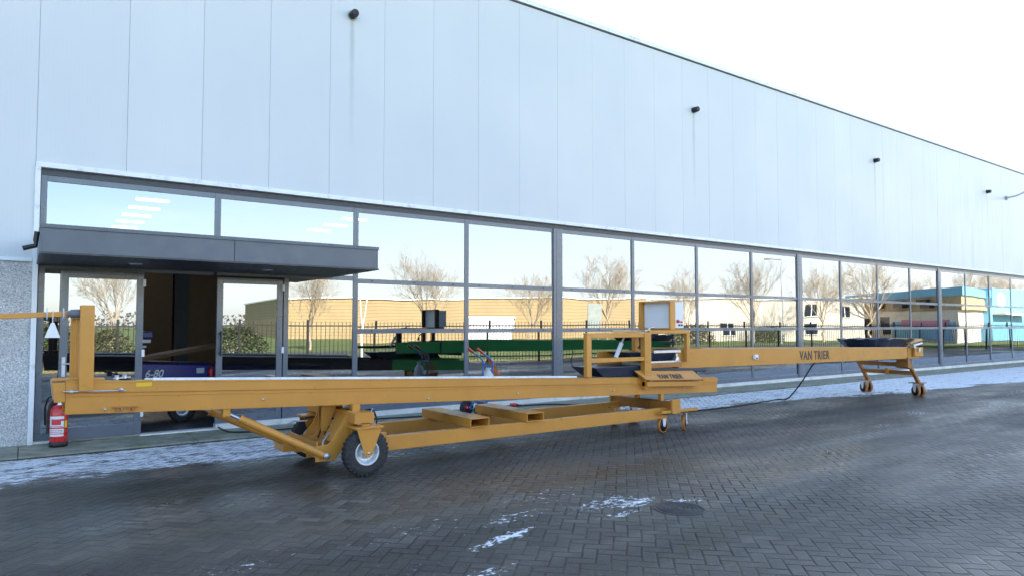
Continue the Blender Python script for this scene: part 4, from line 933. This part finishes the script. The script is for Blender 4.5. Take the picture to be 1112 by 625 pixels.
shrub(4.6, -24, 4.0, 2.0, 1.3, M['leaf'], 'tall olive shrub beyond the fence, left of the broad dark one', 2)
shrub(.5, -22, 5.0, 2.4, 1.6, M['leaf2'], 'large dark bush beyond the fence, opposite the folded door leaf', 3)
shrub(-4.5, -23, 6.0, 2.4, 2.6, M['leaf'], 'high olive thicket at the left end beyond the fence', 4)
shrub(48, -29, 8.0, 2.0, 1.5, M['leaf'], 'low wide olive hedge bush in front of the cream house', 5)
shrub(57, -27, 5.0, 2.0, 1.4, M['leaf2'], 'small dark bush right of the low wide hedge bush', 6)
# ------------------------------------------------------------------ buildings across the road
def quadwalls(poly, z0, z1):
    mb = MB(); mb.extr(poly, 'z', z0, z1); return mb
w1 = empty('warehouse', (22.9, -64.7, 0), 'long low tan ribbed warehouse across the road', 'building')
poly = [(22.9, -64.7), (55.5, -41.3), (80, -70), (40, -105), (26.4, -93)]
quadwalls(poly, -.2, 4.35).build('wall', M['tan'], w1)
quadwalls([(22.7, -64.6), (55.5, -41.1), (80.2, -70), (40, -105.3), (26.2, -93.1)], 4.35, 4.5).build('roof_edge', M['trim'], w1)
def frontbox(mb, P0, P1, s0, s1, z0, z1, off=.05):
    a = Vector((*P0, 0)); b_ = Vector((*P1, 0)); d = (b_-a).normalized(); nrm = Vector((-d.y, d.x, 0))
    p = [a+d*s0+nrm*.0, a+d*s1, a+d*s1+nrm*off, a+d*s0+nrm*off]
    mb.hexa([Vector((q.x, q.y, z0)) for q in p]+[Vector((q.x, q.y, z1)) for q in p])
mb = MB(); frontbox(mb, (22.9, -64.7), (55.5, -41.3), 20, 23, -.1, 2.4); mb.build('door', M['tan'], w1)
h1 = empty('cream_house', (59, -42, 0), 'bright cream rendered house with small windows and dark roof edge', 'building')
HP = [(57.5, -42.5), (70.0, -24.3), (80, -33), (70, -50)]
quadwalls(HP, -.2, 4.3).build('wall', M['cream'], h1)
quadwalls([(57.3, -42.6), (70.0, -24.0), (80.3, -33), (70, -50.3)], 4.3, 4.45).build('roof_edge', M['trim'], h1)
for s, z in ((16.2, 2.5), (19.6, 2.5), (16.2, .6), (8.0, .6)):
    mb = MB(); frontbox(mb, HP[0], HP[1], s, s+1.1, z, z+1.15, .06); w_ = mb.build('window', M['darkglass'], h1)
    mb = MB(); frontbox(mb, HP[0], HP[1], s-.08, s+1.18, z-.08, z, .1); frontbox(mb, HP[0], HP[1], s+.5, s+.58, z, z+1.15, .08); mb.build('window_frame', M['white'], w_)
b1 = empty('office_building', (69, -17, 0), 'sky-blue banded office with brick storey and pink sign panel', 'building')
BP = [(78.5, -31), (68.8, -15.9), (88, -17.5), (97, -30)]
BP = [(79.5, -31.5), (69.1, -15.7), (88, -18.2), (97, -31)]
BP = BP[::-1]
quadwalls(BP, -.2, 3.0).build('wall', M['cream'], b1)
quadwalls([(79.9, -31.8), (69.0, -15.3), (88.3, -17.9), (97.4, -31.3)][::-1], 3.0, 4.35).build('upper_wall', M['brick'], b1)
quadwalls([(79.9, -32.0), (68.8, -15.1), (88.5, -17.7), (97.5, -31.5)][::-1], 4.35, 5.1).build('roof_band', M['cyan'], b1)
def fb2(mb, s0, s1, z0, z1, off):
    a = Vector((79.5, -31.5, 0)); b_ = Vector((69.1, -15.7, 0)); d = (b_-a).normalized(); nrm = Vector((d.y, -d.x, 0))*-1
    p = [a+d*s0, a+d*s1, a+d*s1+nrm*off, a+d*s0+nrm*off]; mb.hexa([Vector((q.x, q.y, z0)) for q in p]+[Vector((q.x, q.y, z1)) for q in p])
mb = MB(); fb2(mb, 9, 18.3, .2, 1.9, .08); mb.build('blue_panel', M['cyan'], b1)
mb = MB(); fb2(mb, 11, 17.6, 1.3, 2.1, .14); mb.build('sign_panel', M['pink'], b1)
for s in (1.2, 4.2, 7.0): mb = MB(); fb2(mb, s, s+1.5, .6, 2.4, .06); mb.build('window', M['darkglass'], b1)
for s in (2, 6, 10, 14): mb = MB(); fb2(mb, s, s+1.6, 3.3, 4.1, .06+.35); mb.build('window', M['darkglass'], b1)
# blue entrance block with a round white emblem at the right end
mb = MB(); a = Vector((74, -16.3, 0)); mb.box(78, 88, -17.6, -16.2, 0, 5.3); mb.build('entrance_block', M['cyan'], b1)
mb = MB(); mb.lathe([(0, -16.1), (.8, -16.1), (.8, -16.2)], (80.5, 0, 4.1), 'y', 28); mb.build('round_emblem', M['white'], b1)
mb = MB(); mb.box(79, 86, -16.6, -15.0, 2.6, 2.8); mb.build('porch', M['cream'], b1)
# small things beyond the fence
kb = empty('utility_cabinet', (23.7, -25, 0), 'white flat-roofed utility cabin on the verge beyond the fence', 'cabinet')
mb = MB(); mb.hexa([(23.0, -25.6, -.05), (25.4, -24.0, -.05), (24.5, -22.9, -.05), (22.2, -24.5, -.05), (23.0, -25.6, 1.95), (25.4, -24.0, 1.95), (24.5, -22.9, 1.95), (22.2, -24.5, 1.95)]); mb.build('body', M['white'], kb, bevel=.02)
mb = MB(); mb.hexa([(22.95, -25.7, 1.952), (25.5, -24.0, 1.952), (24.52, -22.8, 1.952), (22.1, -24.5, 1.952), (22.95, -25.7, 2.06), (25.5, -24.0, 2.06), (24.52, -22.8, 2.06), (22.1, -24.5, 2.06)]); mb.build('roof', M['trim'], kb)
sg = empty('totem_sign', (31.3, -23, 0), 'tall pale blank sign board on two feet beyond the fence', 'sign')
mb = MB(); mb.hexa([(31.0, -23.3, 1.3), (31.8, -22.75, 1.3), (31.75, -22.65, 1.3), (30.95, -23.2, 1.3), (31.0, -23.3, 3.0), (31.8, -22.75, 3.0), (31.75, -22.65, 3.0), (30.95, -23.2, 3.0)]); mb.build('board', surf('grey_board', (.30, .34, .33), .5), sg, bevel=.01)
for q in ((31.1, -23.18), (31.65, -22.8)):
    mb = MB(); mb.tube([(q[0], q[1], -.05), (q[0], q[1], 1.3)], .04, 8); mb.build('leg', M['galv'], sg)
mb = MB(); mb.tube([(10.5, -13.3, 0), (10.5, -13.3, 1.55)], .045, 8); mb.tube([(10.5, -13.3, 1.5), (10.42, -13.32, 2.1), (10.38, -13.33, 2.6)], .022, 8); mb.tube([(10.5, -13.3, 1.5), (10.58, -13.28, 2.1), (10.62, -13.27, 2.6)], .022, 8)
tag(mb.build('forked_pole', M['white'], loc=(10.5, -13.3, 0)), 'white forked pole standing in front of the black fence', 'pole')
lp = empty('street_lamp', (54.3, -23.8, 0), 'tall thin street lamp beyond the fence in front of the cream house', 'street lamp')
mb = MB(); mb.tube([(54.3, -23.8, 0), (54.3, -23.8, 7.3)], [.08, .045], 10); mb.tube([(54.3, -23.8, 7.3), (54.3, -24.9, 7.5)], .03, 8); mb.build('pole', M['galv'], lp)
mb = MB(); mb.box(54.2, 54.4, -25.5, -24.9, 7.44, 7.55); mb.build('lamp_head', M['galv'], lp, bevel=.02)
# distant tree belt
mb = MB(); rnd = random.Random(5)
for i in range(9000):
    t = rnd.random(); a = R(-175+t*170); rr = 230+rnd.uniform(-12, 12); hmax = 4.5+2.5*mnoise.noise(Vector((t*40, 0, 0)))
    p = Vector((20+rr*math.cos(a), rr*math.sin(a), rnd.random()*hmax)); s = rnd.uniform(.3, .8); u = Vector((rnd.gauss(0, 1), rnd.gauss(0, 1), rnd.gauss(0, 1))).normalized(); v = u.orthogonal().normalized()
    mb.add([p-u*s, p+v*s*.6, p+u*s, p-v*s*.6], [(0, 1, 2, 3)])
o = mb.build('distant_wood', surf('winter_twigs', (.13, .11, .075), .9, var=.3), recalc=False); o['kind'] = 'stuff'; tag(o, 'low brown winter wood far off on the horizon behind the houses', 'wood')
# ------------------------------------------------------------------ light
SEL, SAZ = R(31), R(-10)     # elevation; azimuth from +Y towards +X
sd = Vector((math.sin(SAZ)*math.cos(SEL), math.cos(SAZ)*math.cos(SEL), math.sin(SEL)))
L = bpy.data.lights.new('sun', 'SUN'); L.energy = 4.6; L.angle = R(.5); L.color = (1, .90, .76)
so = bpy.data.objects.new('sun', L); C.objects.link(so); so.rotation_euler = sd.to_track_quat('Z', 'Y').to_euler(); so.location = (0, 0, 30)
wd = bpy.data.worlds.new('World'); sc.world = wd; wd.use_nodes = True; nt = wd.node_tree
bg = nt.nodes['Background']; sky = node(nt, 'ShaderNodeTexSky', sky_type='NISHITA'); sky.sun_disc = False
sky.sun_elevation = SEL; sky.sun_rotation = SAZ; sky.air_density = 1.0; sky.dust_density = 1.2; sky.ozone_density = 1.6; sky.altitude = 0
tc = node(nt, 'ShaderNodeTexCoord'); mp = node(nt, 'ShaderNodeMapping'); mp.inputs['Scale'].default_value = (1, 1.6, 5); nt.links.new(tc.outputs['Generated'], mp.inputs[0])
cn_ = noise(nt, mp.outputs[0], 2.2, 8, .62)
cl = mixc(nt, maprange(nt, cn_, .55, .85, 0, .4), sky.outputs[0], (7.5, 7.6, 7.8))
sz = node(nt, 'ShaderNodeSeparateXYZ'); nt.links.new(tc.outputs['Generated'], sz.inputs[0])
hz = maprange(nt, mth(nt, 'SUBTRACT', sz.outputs[2], mth(nt, 'MULTIPLY', sz.outputs[0], .34)), -.15, .26, .62, .0, True)
cl = mixc(nt, hz, cl, (6.8, 6.8, 6.9))
nt.links.new(cl, bg.inputs[0]); bg.inputs[1].default_value = .085
# ------------------------------------------------------------------ camera
cam = bpy.data.cameras.new('camera'); co = bpy.data.objects.new('camera', cam); C.objects.link(co)
cam.sensor_width = 36; cam.lens = 36*741/1112; cam.clip_end = 2000; cam.clip_start = .05
a, p = R(54.37), R(2.5); view = Vector((math.cos(a)*math.cos(p), math.sin(a)*math.cos(p), math.sin(p)))
co.location = (0, -11.17, 1.6); co.rotation_euler = view.to_track_quat('-Z', 'Y').to_euler(); cam.shift_y = 7.65/1112
sc.camera = co
sc.view_settings.view_transform = 'Standard'; sc.view_settings.look = 'None'; sc.view_settings.exposure = 2.72; sc.view_settings.gamma = 1
sc.render.resolution_x = 1024; sc.render.resolution_y = 575
